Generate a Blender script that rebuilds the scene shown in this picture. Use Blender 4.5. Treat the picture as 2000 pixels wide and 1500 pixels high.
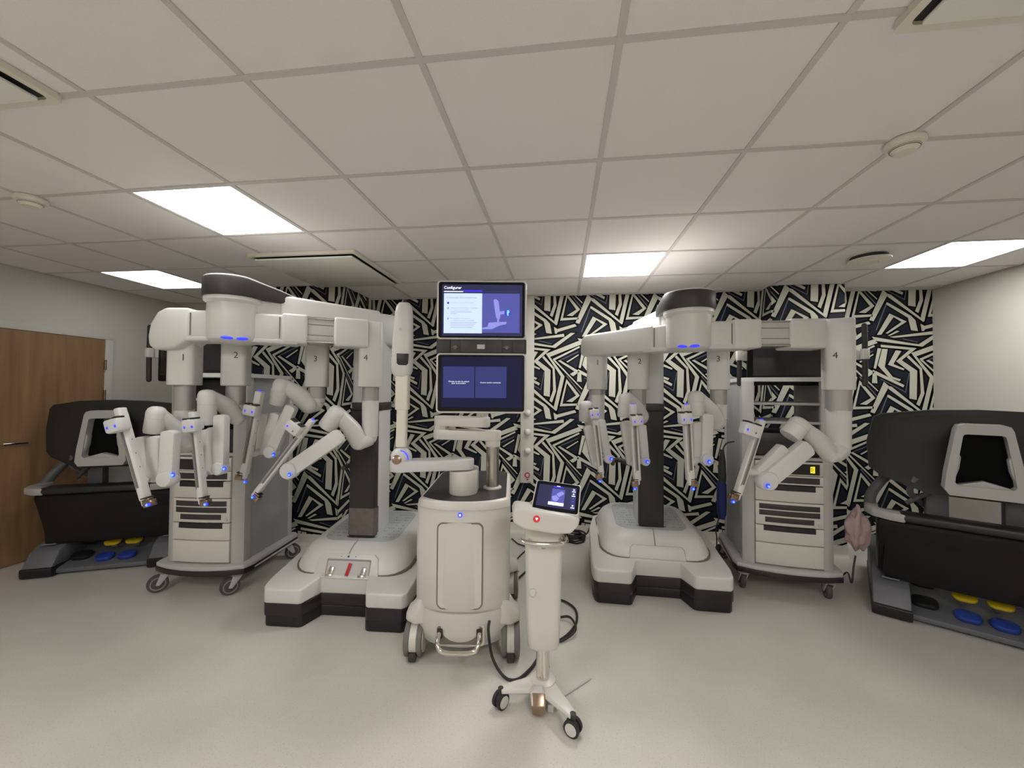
import bpy, bmesh, math, random
from mathutils import Vector as V, Matrix as M
random.seed(7)
PI = math.pi
for o in list(bpy.data.objects): bpy.data.objects.remove(o)
SC = bpy.context.scene
COL = SC.collection

# ------------------------------------------------------------------ camera
H = 1.4784
PITCH, YAW, ROLL, FPX = 0.0203, 0.1253, 0.0074, 775.23
_f = V((-math.sin(YAW)*math.cos(PITCH), math.cos(YAW)*math.cos(PITCH), math.sin(PITCH)))
_r = V((math.cos(YAW), math.sin(YAW), 0)); _u = _r.cross(_f)
CR = _r*math.cos(ROLL)+_u*math.sin(ROLL); CU = _u*math.cos(ROLL)-_r*math.sin(ROLL); CF = _f
cam = bpy.data.cameras.new('camera'); camo = bpy.data.objects.new('camera', cam); COL.objects.link(camo)
camo.matrix_world = M(((CR.x, CU.x, -CF.x, 0), (CR.y, CU.y, -CF.y, 0), (CR.z, CU.z, -CF.z, H), (0, 0, 0, 1)))
cam.sensor_width = 36; cam.lens = FPX*36/2000; cam.clip_start = 0.05
SC.camera = camo
SC.view_settings.view_transform = 'Standard'; SC.view_settings.look = 'None'
SC.view_settings.gamma = 1; SC.view_settings.use_curve_mapping = False
SC.view_settings.exposure = 2.0
w = bpy.data.worlds.new('world'); SC.world = w; w.use_nodes = True
w.node_tree.nodes['Background'].inputs[0].default_value = (0.9, 0.95, 1, 1)
w.node_tree.nodes['Background'].inputs[1].default_value = 0.0
SCR = 0.28           # radiance scale of the display panels
PANEL = 7.0        # radiance of the ceiling light panels

def ray(x, y): return CR*((x-1000)/FPX)+CU*((750-y)/FPX)+CF
def D(x, y, d): return V((0, 0, H))+ray(x, y)*d               # point at depth d
def atY(x, y, Y): r = ray(x, y); return V((0, 0, H))+r*(Y/r.y)
def atZ(x, y, z): r = ray(x, y); return V((0, 0, H))+r*((z-H)/r.z)

# --------------------------------------------------------------- materials
MATS = {}
def mat(name, col, rough=0.5, metal=0.0, noise=0.0, nscale=30, bump=0.0, emit=None, estr=1.0, coat=0.0, alpha=1.0, spec=0.5):
    m = bpy.data.materials.new(name); m.use_nodes = True
    nt = m.node_tree; b = nt.nodes['Principled BSDF']
    b.inputs['Base Color'].default_value = (*col, 1); b.inputs['Roughness'].default_value = rough
    b.inputs['Metallic'].default_value = metal; b.inputs['Coat Weight'].default_value = coat
    b.inputs['Specular IOR Level'].default_value = spec
    b.inputs['Alpha'].default_value = alpha
    if emit:
        b.inputs['Emission Color'].default_value = (*emit, 1); b.inputs['Emission Strength'].default_value = estr
    if noise or bump:
        tc = nt.nodes.new('ShaderNodeTexCoord'); nz = nt.nodes.new('ShaderNodeTexNoise')
        nz.inputs['Scale'].default_value = nscale; nz.inputs['Detail'].default_value = 4
        nt.links.new(tc.outputs['Object'], nz.inputs['Vector'])
        if noise:
            r = nt.nodes.new('ShaderNodeMix'); r.data_type = 'RGBA'
            r.inputs[6].default_value = (*[c*(1-noise) for c in col], 1); r.inputs[7].default_value = (*[min(1, c*(1+noise)) for c in col], 1)
            nt.links.new(nz.outputs['Fac'], r.inputs[0]); nt.links.new(r.outputs[2], b.inputs['Base Color'])
        if bump:
            bp = nt.nodes.new('ShaderNodeBump'); bp.inputs['Strength'].default_value = bump; bp.inputs['Distance'].default_value = 0.002
            nt.links.new(nz.outputs['Fac'], bp.inputs['Height']); nt.links.new(bp.outputs['Normal'], b.inputs['Normal'])
    MATS[name] = m; return m
mat('wall', (0.585, 0.56, 0.505), 0.75, noise=0.03, nscale=6, bump=0.08)
mat('plaster', (0.70, 0.68, 0.63), 0.8)
mat('tile', (0.82, 0.775, 0.76), 0.9, noise=0.05, nscale=180, bump=0.15)
mat('tbar', (0.60, 0.57, 0.545), 0.6)
mat('basecove', (0.66, 0.64, 0.56), 0.45)
mat('panel_light', (0.9, 0.9, 0.9), 0.6, emit=(1.0, 0.985, 0.965), estr=PANEL)
mat('panel_light_soft', (0.9, 0.9, 0.9), 0.6, emit=(1.0, 0.985, 0.965), estr=PANEL*0.45)
mat('panel_light_right', (0.9, 0.9, 0.9), 0.6, emit=(1.0, 0.985, 0.965), estr=PANEL*0.62)
mat('panel_light_dim', (0.9, 0.9, 0.9), 0.6, emit=(0.95, 1.0, 1.0), estr=PANEL*0.16)
mat('lamp_trim', (0.75, 0.75, 0.73), 0.4)
mat('ac_panel', (0.84, 0.83, 0.76), 0.25, coat=0.12)
mat('ac_dark', (0.03, 0.03, 0.03), 0.6)
mat('ivory', (0.74, 0.70, 0.60), 0.4)
mat('white', (0.63, 0.618, 0.592), 0.35)
mat('white2', (0.60, 0.597, 0.59), 0.38)
mat('warm', (0.62, 0.595, 0.545), 0.32)
mat('offgrey', (0.52, 0.51, 0.50), 0.4)
mat('tgrey', (0.47, 0.46, 0.445), 0.42)
mat('tside', (0.33, 0.335, 0.34), 0.35)
mat('silver', (0.36, 0.345, 0.335), 0.35, metal=0.35)
mat('dgrey', (0.034, 0.032, 0.031), 0.45)
mat('mgrey', (0.15, 0.145, 0.14), 0.45)
mat('chgrey', (0.019, 0.0178, 0.0165), 0.5, noise=0.15, nscale=80, spec=0.35)
mat('colgrey', (0.030, 0.028, 0.026), 0.55, noise=0.15, nscale=80, spec=0.35)
mat('tyregrey', (0.07, 0.065, 0.065), 0.6)
mat('lowdark', (0.009, 0.0075, 0.0075), 0.4, spec=0.3)
mat('skirt', (0.022, 0.0175, 0.0195), 0.3, spec=0.4)
mat('skirt2', (0.013, 0.0125, 0.0135), 0.4, spec=0.4)
mat('black', (0.012, 0.012, 0.012), 0.4)
mat('recess_shade', (0.003, 0.003, 0.003), 0.8, spec=0.1)  # shade of the viewer hollow, put into the colour
mat('rubber', (0.02, 0.019, 0.018), 0.6)
mat('seam', (0.16, 0.155, 0.14), 0.6)
mat('olive', (0.17, 0.16, 0.11), 0.5)
mat('chrome', (0.72, 0.68, 0.62), 0.12, metal=1.0)
mat('steel', (0.50, 0.47, 0.44), 0.25, metal=1.0)
mat('bronze', (0.30, 0.22, 0.16), 0.25, metal=0.9)
mat('wheelgrey', (0.27, 0.26, 0.26), 0.5)
mat('labelgrey', (0.44, 0.46, 0.46), 0.45, noise=0.12, nscale=14)
mat('embossed', (0.62, 0.60, 0.545), 0.4)
mat('ink', (0.03, 0.03, 0.032), 0.6)
mat('greyink', (0.25, 0.25, 0.27), 0.6)
mat('blue_led', (0.05, 0.08, 0.9), 0.4, emit=(0.012, 0.012, 1.0), estr=0.37)
mat('blue_core', (0.2, 0.4, 0.9), 0.4, emit=(0.03, 0.22, 1.0), estr=0.5)
mat('blue_core2', (0.05, 0.05, 0.9), 0.4, emit=(0.03, 0.03, 1.0), estr=0.36)
mat('red', (0.45, 0.01, 0.02), 0.45)
mat('red_led', (0.5, 0.02, 0.02), 0.4, emit=(0.6, 0.01, 0.02), estr=0.10)
mat('film', (0.12, 0.10, 0.09), 0.12, bump=0.9, nscale=25, noise=0.25)
mat('glassblack', (0.004, 0.004, 0.008), 0.12, spec=0.3)
mat('screen_grey', (0.016, 0.016, 0.018), 0.16)
mat('bezel_black', (0.005, 0.005, 0.006), 0.5, spec=0.2)
mat('yellow', (0.62, 0.45, 0.02), 0.4)
mat('pedal_blue', (0.02, 0.05, 0.30), 0.35)
mat('pouch', (0.006, 0.012, 0.11), 0.6)
mat('pink', (0.36, 0.255, 0.25), 0.7, noise=0.2, nscale=20)
mat('cgrey', (0.12, 0.122, 0.125), 0.5)
mat('cgrey2', (0.38, 0.37, 0.35), 0.45)
mat('cfoot', (0.125, 0.128, 0.142), 0.45)
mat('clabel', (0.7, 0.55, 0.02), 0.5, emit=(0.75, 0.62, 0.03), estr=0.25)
mat('scr_bg', (0.01, 0.01, 0.02), 0.3, spec=0.15, emit=(0.026, 0.026, 0.072), estr=SCR)
mat('scr_low', (0.006, 0.006, 0.012), 0.3, spec=0.15, emit=(0.008, 0.008, 0.034), estr=SCR)
mat('scr_tile', (0.01, 0.01, 0.03), 0.3, spec=0.15, emit=(0.034, 0.040, 0.150), estr=SCR)
mat('scr_blue', (0.02, 0.02, 0.1), 0.3, spec=0.15, emit=(0.085, 0.09, 0.33), estr=SCR)
mat('scr_robot', (0.03, 0.03, 0.1), 0.3, spec=0.15, emit=(0.27, 0.28, 0.72), estr=SCR)
mat('scr_card', (0.05, 0.05, 0.07), 0.3, spec=0.15, emit=(0.62, 0.74, 1.0), estr=SCR)
mat('scr_cardtext', (0.1, 0.1, 0.2), 0.3, emit=(0.30, 0.36, 0.62), estr=SCR)
mat('scr_white', (0.4, 0.4, 0.4), 0.3, emit=(0.85, 0.9, 1.0), estr=SCR)
mat('scr_bar', (0.02, 0.02, 0.3), 0.3, emit=(0.03, 0.02, 0.62), estr=SCR)
mat('scr_cyan', (0.1, 0.3, 0.4), 0.3, emit=(0.15, 0.62, 1.0), estr=SCR)
mat('paper_navy', (0.016, 0.019, 0.030), 0.6, spec=0.12, noise=0.25, nscale=5)
mat('paper_black', (0.0075, 0.0070, 0.0068), 0.6, spec=0.12)
mat('paper_cream', (0.55, 0.55, 0.46), 0.6, spec=0.12, noise=0.04, nscale=9)
mat('paper_line', (0.16, 0.165, 0.21), 0.6, spec=0.12)
# door wood
def wood():
    m = mat('wood', (0.2, 0.11, 0.055), 0.45); nt = m.node_tree; b = nt.nodes['Principled BSDF']
    tc = nt.nodes.new('ShaderNodeTexCoord'); mp = nt.nodes.new('ShaderNodeMapping'); mp.inputs['Scale'].default_value = (6, 6, 0.5)
    nz = nt.nodes.new('ShaderNodeTexNoise'); nz.inputs['Scale'].default_value = 3; nz.inputs['Detail'].default_value = 6
    cr = nt.nodes.new('ShaderNodeValToRGB'); cr.color_ramp.elements[0].position = 0.3; cr.color_ramp.elements[1].position = 0.72
    cr.color_ramp.elements[0].color = (0.215, 0.120, 0.058, 1); cr.color_ramp.elements[1].color = (0.33, 0.195, 0.098, 1)
    nt.links.new(tc.outputs['Object'], mp.inputs[0]); nt.links.new(mp.outputs[0], nz.inputs['Vector'])
    nt.links.new(nz.outputs['Fac'], cr.inputs[0]); nt.links.new(cr.outputs[0], b.inputs['Base Color'])
wood()
def floor_mat():
    m = mat('floor', (0.6, 0.58, 0.5), 0.32); nt = m.node_tree; b = nt.nodes['Principled BSDF']
    tc = nt.nodes.new('ShaderNodeTexCoord')
    n1 = nt.nodes.new('ShaderNodeTexNoise'); n1.inputs['Scale'].default_value = 160; n1.inputs['Detail'].default_value = 3
    c1 = nt.nodes.new('ShaderNodeValToRGB'); c1.color_ramp.elements[0].position = 0.30; c1.color_ramp.elements[1].position = 0.42
    c1.color_ramp.elements[0].color = (0.54, 0.51, 0.45, 1); c1.color_ramp.elements[1].color = (0.69, 0.66, 0.60, 1)
    n2 = nt.nodes.new('ShaderNodeTexNoise'); n2.inputs['Scale'].default_value = 2.2; n2.inputs['Detail'].default_value = 3
    mx = nt.nodes.new('ShaderNodeMix'); mx.data_type = 'RGBA'; mx.blend_type = 'MULTIPLY'; mx.inputs[0].default_value = 0.25
    nt.links.new(tc.outputs['Object'], n1.inputs['Vector']); nt.links.new(tc.outputs['Object'], n2.inputs['Vector'])
    nt.links.new(n1.outputs['Fac'], c1.inputs[0]); nt.links.new(c1.outputs[0], mx.inputs[6]); nt.links.new(n2.outputs['Fac'], mx.inputs[7])
    nt.links.new(mx.outputs[2], b.inputs['Base Color'])
floor_mat()

# ------------------------------------------------------------ mesh helpers
WL = {}
def tag(o, label=None, cat=None, group=None, kind=None):
    if label: o['label'] = label
    if cat: o['category'] = cat
    if group: o['group'] = group
    if kind: o['kind'] = kind
    return o
def empty(name, loc, label, cat, group=None):
    o = bpy.data.objects.new(name, None); COL.objects.link(o); o.location = loc; WL[o.name] = V(loc)
    o.empty_display_size = 0.1
    return tag(o, label, cat, group)
def rotz(a): return M.Rotation(a, 4, 'Z')
def frame(p0, p1, up=None):
    """z axis p0->p1, y axis towards the viewer side"""
    z = (p1-p0).normalized(); n = V(up) if up is not None else V((-CF.x, -CF.y, 0)).normalized()
    y = (n-z*n.dot(z)).normalized(); x = y.cross(z)
    return M(((x.x, y.x, z.x, p0.x), (x.y, y.y, z.y, p0.y), (x.z, y.z, z.z, p0.z), (0, 0, 0, 1)))
FRONT = M(((1, 0, 0, 0), (0, 0, -1, 0), (0, 1, 0, 0), (0, 0, 0, 1)))   # local (x,y,z) -> (x,-z,y): drawn upright, rising to the viewer
def rrect(w, h, r, n=5, cx=0, cy=0):
    pts = []
    r = min(r, w/2-1e-4, h/2-1e-4)
    for (sx, sy, a0) in ((1, 1, 0), (-1, 1, 90), (-1, -1, 180), (1, -1, 270)):
        for i in range(n+1):
            a = math.radians(a0+90*i/n)
            pts.append((cx+sx*(w/2-r)+r*math.cos(a), cy+sy*(h/2-r)+r*math.sin(a)))
    return pts
class MB:
    def __init__(s, xf=None): s.bm = bmesh.new(); s.xf = xf or M.Identity(4)
    def _add(s, b, m, bevel=0, seg=2, ang=30):
        if bevel > 0:
            es = [e for e in b.edges if len(e.link_faces) == 2 and e.calc_face_angle(0) > math.radians(ang)]
            if es: bmesh.ops.bevel(b, geom=es, offset=bevel, segments=seg, profile=0.5, affect='EDGES', clamp_overlap=True)
        if m is not None: b.transform(m)
        me = bpy.data.meshes.new('t'); b.to_mesh(me); b.free()
        s.bm.from_mesh(me); bpy.data.meshes.remove(me); return s
    def box(s, c, size, bevel=0, m=None, seg=2):
        b = bmesh.new(); bmesh.ops.create_cube(b, size=1)
        b.transform(M.Translation(V(c)) @ M.Diagonal((*size, 1)))
        return s._add(b, m, bevel, seg)
    def prism(s, poly, z0, z1, bevel=0, m=None, seg=2, ang=30, ztop=None):
        b = bmesh.new()
        lo = [b.verts.new((x, y, z0)) for x, y in poly]; hi = [b.verts.new((x, y, z1 if ztop is None else ztop(x, y))) for x, y in poly]
        n = len(poly)
        b.faces.new(lo[::-1]); b.faces.new(hi)
        for i in range(n): b.faces.new((lo[i], lo[(i+1) % n], hi[(i+1) % n], hi[i]))
        bmesh.ops.recalc_face_normals(b, faces=b.faces)
        return s._add(b, m, bevel, seg, ang)
    def ring(s, outer, inner, z0, z1, m=None):
        b = bmesh.new(); n = len(outer)
        ol = [b.verts.new((*p, z0)) for p in outer]; oh = [b.verts.new((*p, z1)) for p in outer]
        il = [b.verts.new((*p, z0)) for p in inner]; ih = [b.verts.new((*p, z1)) for p in inner]
        for i in range(n):
            j = (i+1) % n
            for q in ((ol[i], ol[j], oh[j], oh[i]), (il[j], il[i], ih[i], ih[j]), (oh[i], oh[j], ih[j], ih[i]), (ol[j], ol[i], il[i], il[j])): b.faces.new(q)
        bmesh.ops.recalc_face_normals(b, faces=b.faces)
        return s._add(b, m)
    def loft(s, rings, m=None, cap=True, bevel=0, seg=2):
        b = bmesh.new(); vs = [[b.verts.new(p) for p in r] for r in rings]; n = len(rings[0])
        for a, c in zip(vs, vs[1:]):
            for i in range(n):
                j = (i+1) % n; b.faces.new((a[i], a[j], c[j], c[i]))
        if cap: b.faces.new(vs[0][::-1]); b.faces.new(vs[-1])
        bmesh.ops.recalc_face_normals(b, faces=b.faces)
        return s._add(b, m, bevel, seg)
    def lathe(s, prof, p0=(0, 0, 0), p1=None, seg=28, m=None):
        rings = []
        for r, z in prof: rings.append([(max(r, 1e-4)*math.cos(2*PI*i/seg), max(r, 1e-4)*math.sin(2*PI*i/seg), z) for i in range(seg)])
        mm = m if m is not None else (frame(V(p0), V(p1)) if p1 is not None else M.Translation(V(p0)))
        return s.loft(rings, mm)
    def cyl(s, p0, p1, r, r1=None, bev=0.0, seg=28):
        p0 = V(p0); p1 = V(p1); L = (p1-p0).length; r1 = r if r1 is None else r1
        pr = [(r-bev, 0), (r, bev), (r1, L-bev), (r1-bev, L)] if bev else [(r, 0), (r1, L)]
        return s.lathe(pr, p0, p1, seg)
    def sweep(s, pts, rad, seg=16, n=None, flat=1.0):
        """smooth tube through pts with radii"""
        pts = [V(p) for p in pts]; rad = rad if isinstance(rad, (list, tuple)) else [rad]*len(pts)
        n = n or max(8, 8*(len(pts)-1)); out = []; k = len(pts)
        def cr(P, t):
            i = min(int(t), k-2); f = t-i
            a = P[max(i-1, 0)]; b = P[i]; c = P[i+1]; d = P[min(i+2, k-1)]
            return 0.5*((2*b)+(c-a)*f+(2*a-5*b+4*c-d)*f*f+(3*b-a-3*c+d)*f**3)
        cs = [cr(pts, (k-1)*i/n) for i in range(n+1)] if k > 2 else [pts[0].lerp(pts[1], i/n) for i in range(n+1)]
        rs = []
        for i in range(n+1):
            t = (k-1)*i/n; j = min(int(t), k-2); rs.append(rad[j]+(rad[j+1]-rad[j])*(t-j))
        nrm = V((-CF.x, -CF.y, 0)).normalized()
        rings = []
        for i, c in enumerate(cs):
            tg = (cs[min(i+1, n)]-cs[max(i-1, 0)]).normalized()
            y = nrm-tg*nrm.dot(tg)
            if y.length < 0.05: y = V((0, 0, 1))-tg*tg.z
            y.normalize(); nrm = y; x = y.cross(tg)
            rings.append([c+(x*math.cos(2*PI*q/seg)+y*math.sin(2*PI*q/seg)*flat)*rs[i] for q in range(seg)])
        return s.loft(rings)
    def sphere(s, c, r, sc=(1, 1, 1), m=None, seg=20):
        b = bmesh.new(); bmesh.ops.create_uvsphere(b, u_segments=seg, v_segments=seg//2+2, radius=r)
        b.transform(M.Translation(V(c)) @ M.Diagonal((*sc, 1)))
        return s._add(b, m)
    def torus(s, c, R, r, m=None, seg=36, n=10):
        b = bmesh.new(); vs = []
        for i in range(seg):
            a = 2*PI*i/seg
            vs.append([b.verts.new((c[0]+(R+r*math.cos(2*PI*j/n))*math.cos(a), c[1]+(R+r*math.cos(2*PI*j/n))*math.sin(a), c[2]+r*math.sin(2*PI*j/n))) for j in range(n)])
        for i in range(seg):
            for j in range(n):
                b.faces.new((vs[i][j], vs[(i+1) % seg][j], vs[(i+1) % seg][(j+1) % n], vs[i][(j+1) % n]))
        return s._add(b, m)
    def build(s, name, mt, parent=None, smooth=True, ang=38, label=None):
        s.bm.transform(s.xf)
        bmesh.ops.recalc_face_normals(s.bm, faces=s.bm.faces)
        me = bpy.data.meshes.new(name); s.bm.to_mesh(me); s.bm.free()
        lo = V([min(v.co[i] for v in me.vertices) for i in range(3)]); hi = V([max(v.co[i] for v in me.vertices) for i in range(3)])
        c = (lo+hi)/2
        if parent is None: c.z = lo.z
        me.transform(M.Translation(-c))
        me.materials.append(MATS[mt])
        if smooth:
            for p in me.polygons: p.use_smooth = True
            me.set_sharp_from_angle(angle=math.radians(ang))
        o = bpy.data.objects.new(name, me); COL.objects.link(o)
        o.location = c-(WL[parent.name] if parent else V((0, 0, 0)))
        if parent: o.parent = parent
        WL[o.name] = c.copy()
        if label: o['label'] = label
        return o
def text(s, size, m, mt, name, parent, align='LEFT', bold=0.0, ext=0.0004, space=1.0):
    cu = bpy.data.curves.new('t', 'FONT'); cu.body = s; cu.size = size; cu.align_x = align; cu.align_y = 'CENTER'; cu.extrude = ext
    cu.offset = bold; cu.space_character = space; cu.resolution_u = 3
    ob = bpy.data.objects.new('t', cu); COL.objects.link(ob)
    bpy.context.view_layer.update()
    me = bpy.data.meshes.new_from_object(ob.evaluated_get(bpy.context.evaluated_depsgraph_get()))
    bpy.data.objects.remove(ob); bpy.data.curves.remove(cu)
    b = MB(); b.bm.from_mesh(me); b.bm.transform(m); bpy.data.meshes.remove(me)
    return b.build(name, mt, parent, smooth=False)
def struct(o): o['kind'] = 'structure'; return o

# ============================================================ ROOM
CH = 2.5
XL, XR, YB, YF = -4.57, 3.55, 4.21, -2.4
LPX = -2.12; LPY = 3.57; LPX0 = -3.12          # left pillar
RP0, RP1, RPY = 1.95, 2.585, 4.0; YR = 4.30    # right pillar, recess
struct(MB().box(((XL+XR)/2, (YF+4.5)/2, -0.05), (XR-XL+0.4, 4.5-YF+0.4, 0.1)).build('floor', 'floor', smooth=False))
struct(MB().box((XL-0.1, (YF+4.5)/2, 1.3), (0.2, 4.5-YF+0.4, 2.6)).build('wall_left', 'wall', smooth=False))
struct(MB().box((XR+0.1, (YF+4.5)/2, 1.3), (0.2, 4.5-YF+0.4, 2.6)).build('wall_right', 'wall', smooth=False))
struct(MB().box(((XL+XR)/2, YF-0.1, 1.3), (XR-XL, 0.2, 2.6)).build('wall_front', 'wall', smooth=False))
wb = MB()
wb.box(((XL+RP1)/2, YB+0.15, 1.3), (RP1-XL, 0.3, 2.6))
wb.box(((RP1+XR)/2, YR+0.1, 1.3), (XR-RP1, 0.2, 2.6))
wb.box(((LPX0+LPX)/2, (LPY+YB)/2+0.05, 1.3), (LPX-LPX0, YB-LPY+0.1, 2.6))
wb.box(((RP0+RP1)/2, (RPY+YB)/2+0.05, 1.3), (RP1-RP0, YB-RPY+0.1, 2.6))
wall_back = struct(wb.build('wall_back', 'paper_navy', smooth=False))
# plain painted stretch of the back wall left of the pillar
MB().box(((XL+LPX0)/2, YB-0.004, 1.25), (LPX0-XL, 0.008, 2.5)).build('painted_stretch', 'wall', wall_back, smooth=False)

# ---- wallpaper print (traced strokes, repeated)
RW, RH = 0.6735, 0.904
def r1(x, y): p = atY(1640+x/5.358, 550+y/5.357, YR); return p.x, p.z
def r2(x, y): p = atY(1030+x/7.5, 570+y/7.5, YB); return p.x, p.z
k1 = r1(815, 900); k2 = r2(295, 1140)
def pts(*a):
    out = []; f = None
    for q in a:
        if q == 1: f = (r1, k1)
        elif q == 2: f = (r2, k2)
        else: u = f[0](*q); out.append((u[0]-f[1][0], u[1]-f[1][1]))
    return out
CREAM = [
 pts(1, (505, 1020), (560, 1068), (408, 1352), (362, 1338)),
 pts(1, (548, 98), (578, 108), (928, 378), 2, (425, 492), (388, 460), 1, (540, 128)),
 pts(1, (530, 190), (548, 192), (790, 330), (835, 375), (862, 490), (790, 480), (757, 350), (530, 212)),
 pts(1, (563, 305), (745, 390), (545, 517), (522, 512), (690, 393), (606, 343), (479, 527), (432, 530)),
 pts(1, (640, 485), (670, 492), (568, 540), (545, 538)),
 pts(1, (565, 550), 2, (535, 615), (543, 658), 1, (610, 560)),
 pts(1, (378, 548), (800, 618), 2, (365, 790), (635, 600), (697, 605), (408, 823), 1, (412, 592)),
 pts(1, (472, 632), (850, 668), (692, 795), (855, 905), (850, 1210), (772, 1195), (778, 915), (632, 805), (775, 685), (472, 658)),
 pts(1, (440, 668), (480, 672), (422, 885), (398, 880)),
 pts(1, (488, 675), (545, 678), (515, 865), (600, 970), (685, 995), (670, 1015), (560, 980), (442, 850)),
 pts(1, (630, 690), (688, 698), (605, 835), (722, 885), (712, 900), (548, 842)),
 pts(1, (390, 895), (425, 910), (720, 1055), (710, 1080), (430, 950), (438, 1037), (380, 1033)),
 pts(1, (765, 742), (905, 880), (930, 1145), (880, 1275), (845, 1255), (892, 1135), (880, 890), (745, 762)),
 pts(2, (272, 908), (755, 718), (808, 765), (332, 952), (545, 1240), (430, 1740), (388, 1680), (490, 1240)),
 pts(2, (370, 985), (760, 795), (772, 815), (408, 1000), (806, 1420), (798, 1432), (385, 1010)),
 pts(2, (570, 1025), (748, 915), (752, 930), (590, 1035)),
 pts(2, (447, 1010), (480, 1000), (768, 1168), (670, 1238), (622, 1205), (690, 1165)),
 pts(2, (572, 1278), (768, 1520), (655, 1615), (570, 1605), (712, 1520), (580, 1335), (514, 1640), (745, 1635), (746, 1665), (474, 1677)),
 pts(2, (390, 515), (440, 545), (698, 470), (722, 505), (440, 592), (435, 612), (405, 615)),
]
def line(w, p):
    out = []
    for a, b in zip(p, p[1:]):
        dx, dz = b[0]-a[0], b[1]-a[1]; L = math.hypot(dx, dz); nx, nz = -dz/L*w/2, dx/L*w/2
        out.append([(a[0]+nx, a[1]+nz), (b[0]+nx, b[1]+nz), (b[0]-nx, b[1]-nz), (a[0]-nx, a[1]-nz)])
    return out
LINES = line(0.009, pts(1, (535, 195), (425, 480)))+line(0.006, pts(1, (700, 570), (860, 605)))+line(0.006, pts(1, (770, 930), (735, 1130), (470, 990))) \
    + line(0.006, pts(2, (480, 1000), (745, 880)))+line(0.008, pts(2, (575, 1230), (795, 1505)))
def area(p): return sum(p[i][0]*p[(i+1) % len(p)][1]-p[(i+1) % len(p)][0]*p[i][1] for i in range(len(p)))/2
def grow(p, d):
    s = 1 if area(p) > 0 else -1; n = len(p); out = []
    for i in range(n):
        a = p[i-1]; b = p[i]; c = p[(i+1) % n]
        e1 = V((b[0]-a[0], b[1]-a[1])).normalized(); e2 = V((c[0]-b[0], c[1]-b[1])).normalized()
        n1 = V((e1.y, -e1.x))*s; n2 = V((e2.y, -e2.x))*s; k = 1+n1.dot(n2)
        o = (n1+n2)*(d/max(k, 0.35)); out.append((b[0]+o.x, b[1]+o.y))
    return out
def wallpaper(mt, polys, lift, segs, name):
    tot = bmesh.new()
    for (s0, s1, z0, z1, fn) in segs:
        b = bmesh.new()
        for i in range(int((s0-k2[0])//RW)-2, int((s1-k2[0])//RW)+3):
            for j in range(-3, 3):
                for p in polys:
                    q = [(k2[0]+x+i*RW, k2[1]+z+j*RH) for x, z in p]
                    if max(a for a, _ in q) < s0 or min(a for a, _ in q) > s1 or max(c for _, c in q) < z0 or min(c for _, c in q) > z1: continue
                    try: b.faces.new([b.verts.new((a, 0, c)) for a, c in q])
                    except ValueError: pass
        b.normal_update(); bmesh.ops.triangulate(b, faces=b.faces[:])
        for co, no in (((s0, 0, 0), (-1, 0, 0)), ((s1, 0, 0), (1, 0, 0)), ((0, 0, z0), (0, 0, -1)), ((0, 0, z1), (0, 0, 1))):
            bmesh.ops.bisect_plane(b, geom=b.verts[:]+b.edges[:]+b.faces[:], plane_co=co, plane_no=no, clear_outer=True)
        for v in b.verts: v.co = fn(v.co.x, v.co.z, lift)
        me = bpy.data.meshes.new('t'); b.to_mesh(me); b.free(); tot.from_mesh(me); bpy.data.meshes.remove(me)
    m = MB(); m.bm.free(); m.bm = tot
    return m.build(name, mt, wall_back, smooth=False)
B0 = 0.10
sL = LPX-(YB-LPY)
e0 = RP0+(YB-RPY); e1_ = e0+(RP1-RP0); e2_ = e1_+(YR-RPY)
SEGS = [
 (sL-(LPX-LPX0), sL, B0, CH, lambda s, z, l: V((s-sL+LPX, LPY-l, z))),
 (sL, LPX, B0, CH, lambda s, z, l: V((LPX+l, LPY+(s-sL), z))),
 (LPX, RP0, B0, CH, lambda s, z, l: V((s, YB-l, z))),
 (RP0, e0, B0, CH, lambda s, z, l: V((RP0-l, YB-(s-RP0), z))),
 (e0, e1_, B0, CH, lambda s, z, l: V((RP0+(s-e0), RPY-l, z))),
 (e1_, e2_, B0, CH, lambda s, z, l: V((RP1+l, RPY+(s-e1_), z))),
 (e2_, e2_+XR-RP1, B0, CH, lambda s, z, l: V((RP1+(s-e2_), YR-l, z))),
]
wallpaper('paper_black', [grow(p, 0.016) for p in CREAM], 0.0010, SEGS, 'wallpaper_outline')
wallpaper('paper_line', LINES, 0.0016, SEGS, 'wallpaper_thin_line')
wallpaper('paper_cream', CREAM, 0.0022, SEGS, 'wallpaper_stroke')
# skirting (coved vinyl)
def skirt(name, a, b, n):
    a = V(a); b = V(b); n = V(n); L = (b-a).length; x = (b-a).normalized()
    m = M(((x.x, n.x, 0, a.x), (x.y, n.y, 0, a.y), (0, 0, 1, 0), (0, 0, 0, 1)))
    rings = []
    prof = [(0, 0), (0.035, 0), (0.022, 0.012), (0.012, 0.03), (0.009, 0.1), (0, 0.1)]
    for t in (0, L): rings.append([(t, p[0], p[1]) for p in prof])
    return struct(MB().loft(rings, m).build(name, 'basecove'))
skirt('baseboard_back', (LPX, YB, 0), (RP0, YB, 0), (0, -1, 0))
skirt('baseboard_back_pillar', (LPX0, LPY, 0), (LPX, LPY, 0), (0, -1, 0))
skirt('baseboard_back_pillar_side', (LPX, LPY, 0), (LPX, YB, 0), (1, 0, 0))
skirt('baseboard_back_column', (RP0, RPY, 0), (RP1, RPY, 0), (0, -1, 0))
skirt('baseboard_back_recess', (RP1, YR, 0), (XR, YR, 0), (0, -1, 0))
skirt('baseboard_right', (XR, YR, 0), (XR, YF, 0), (-1, 0, 0))
skirt('baseboard_left', (XL, 3.5, 0), (XL, YB, 0), (1, 0, 0))

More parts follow.
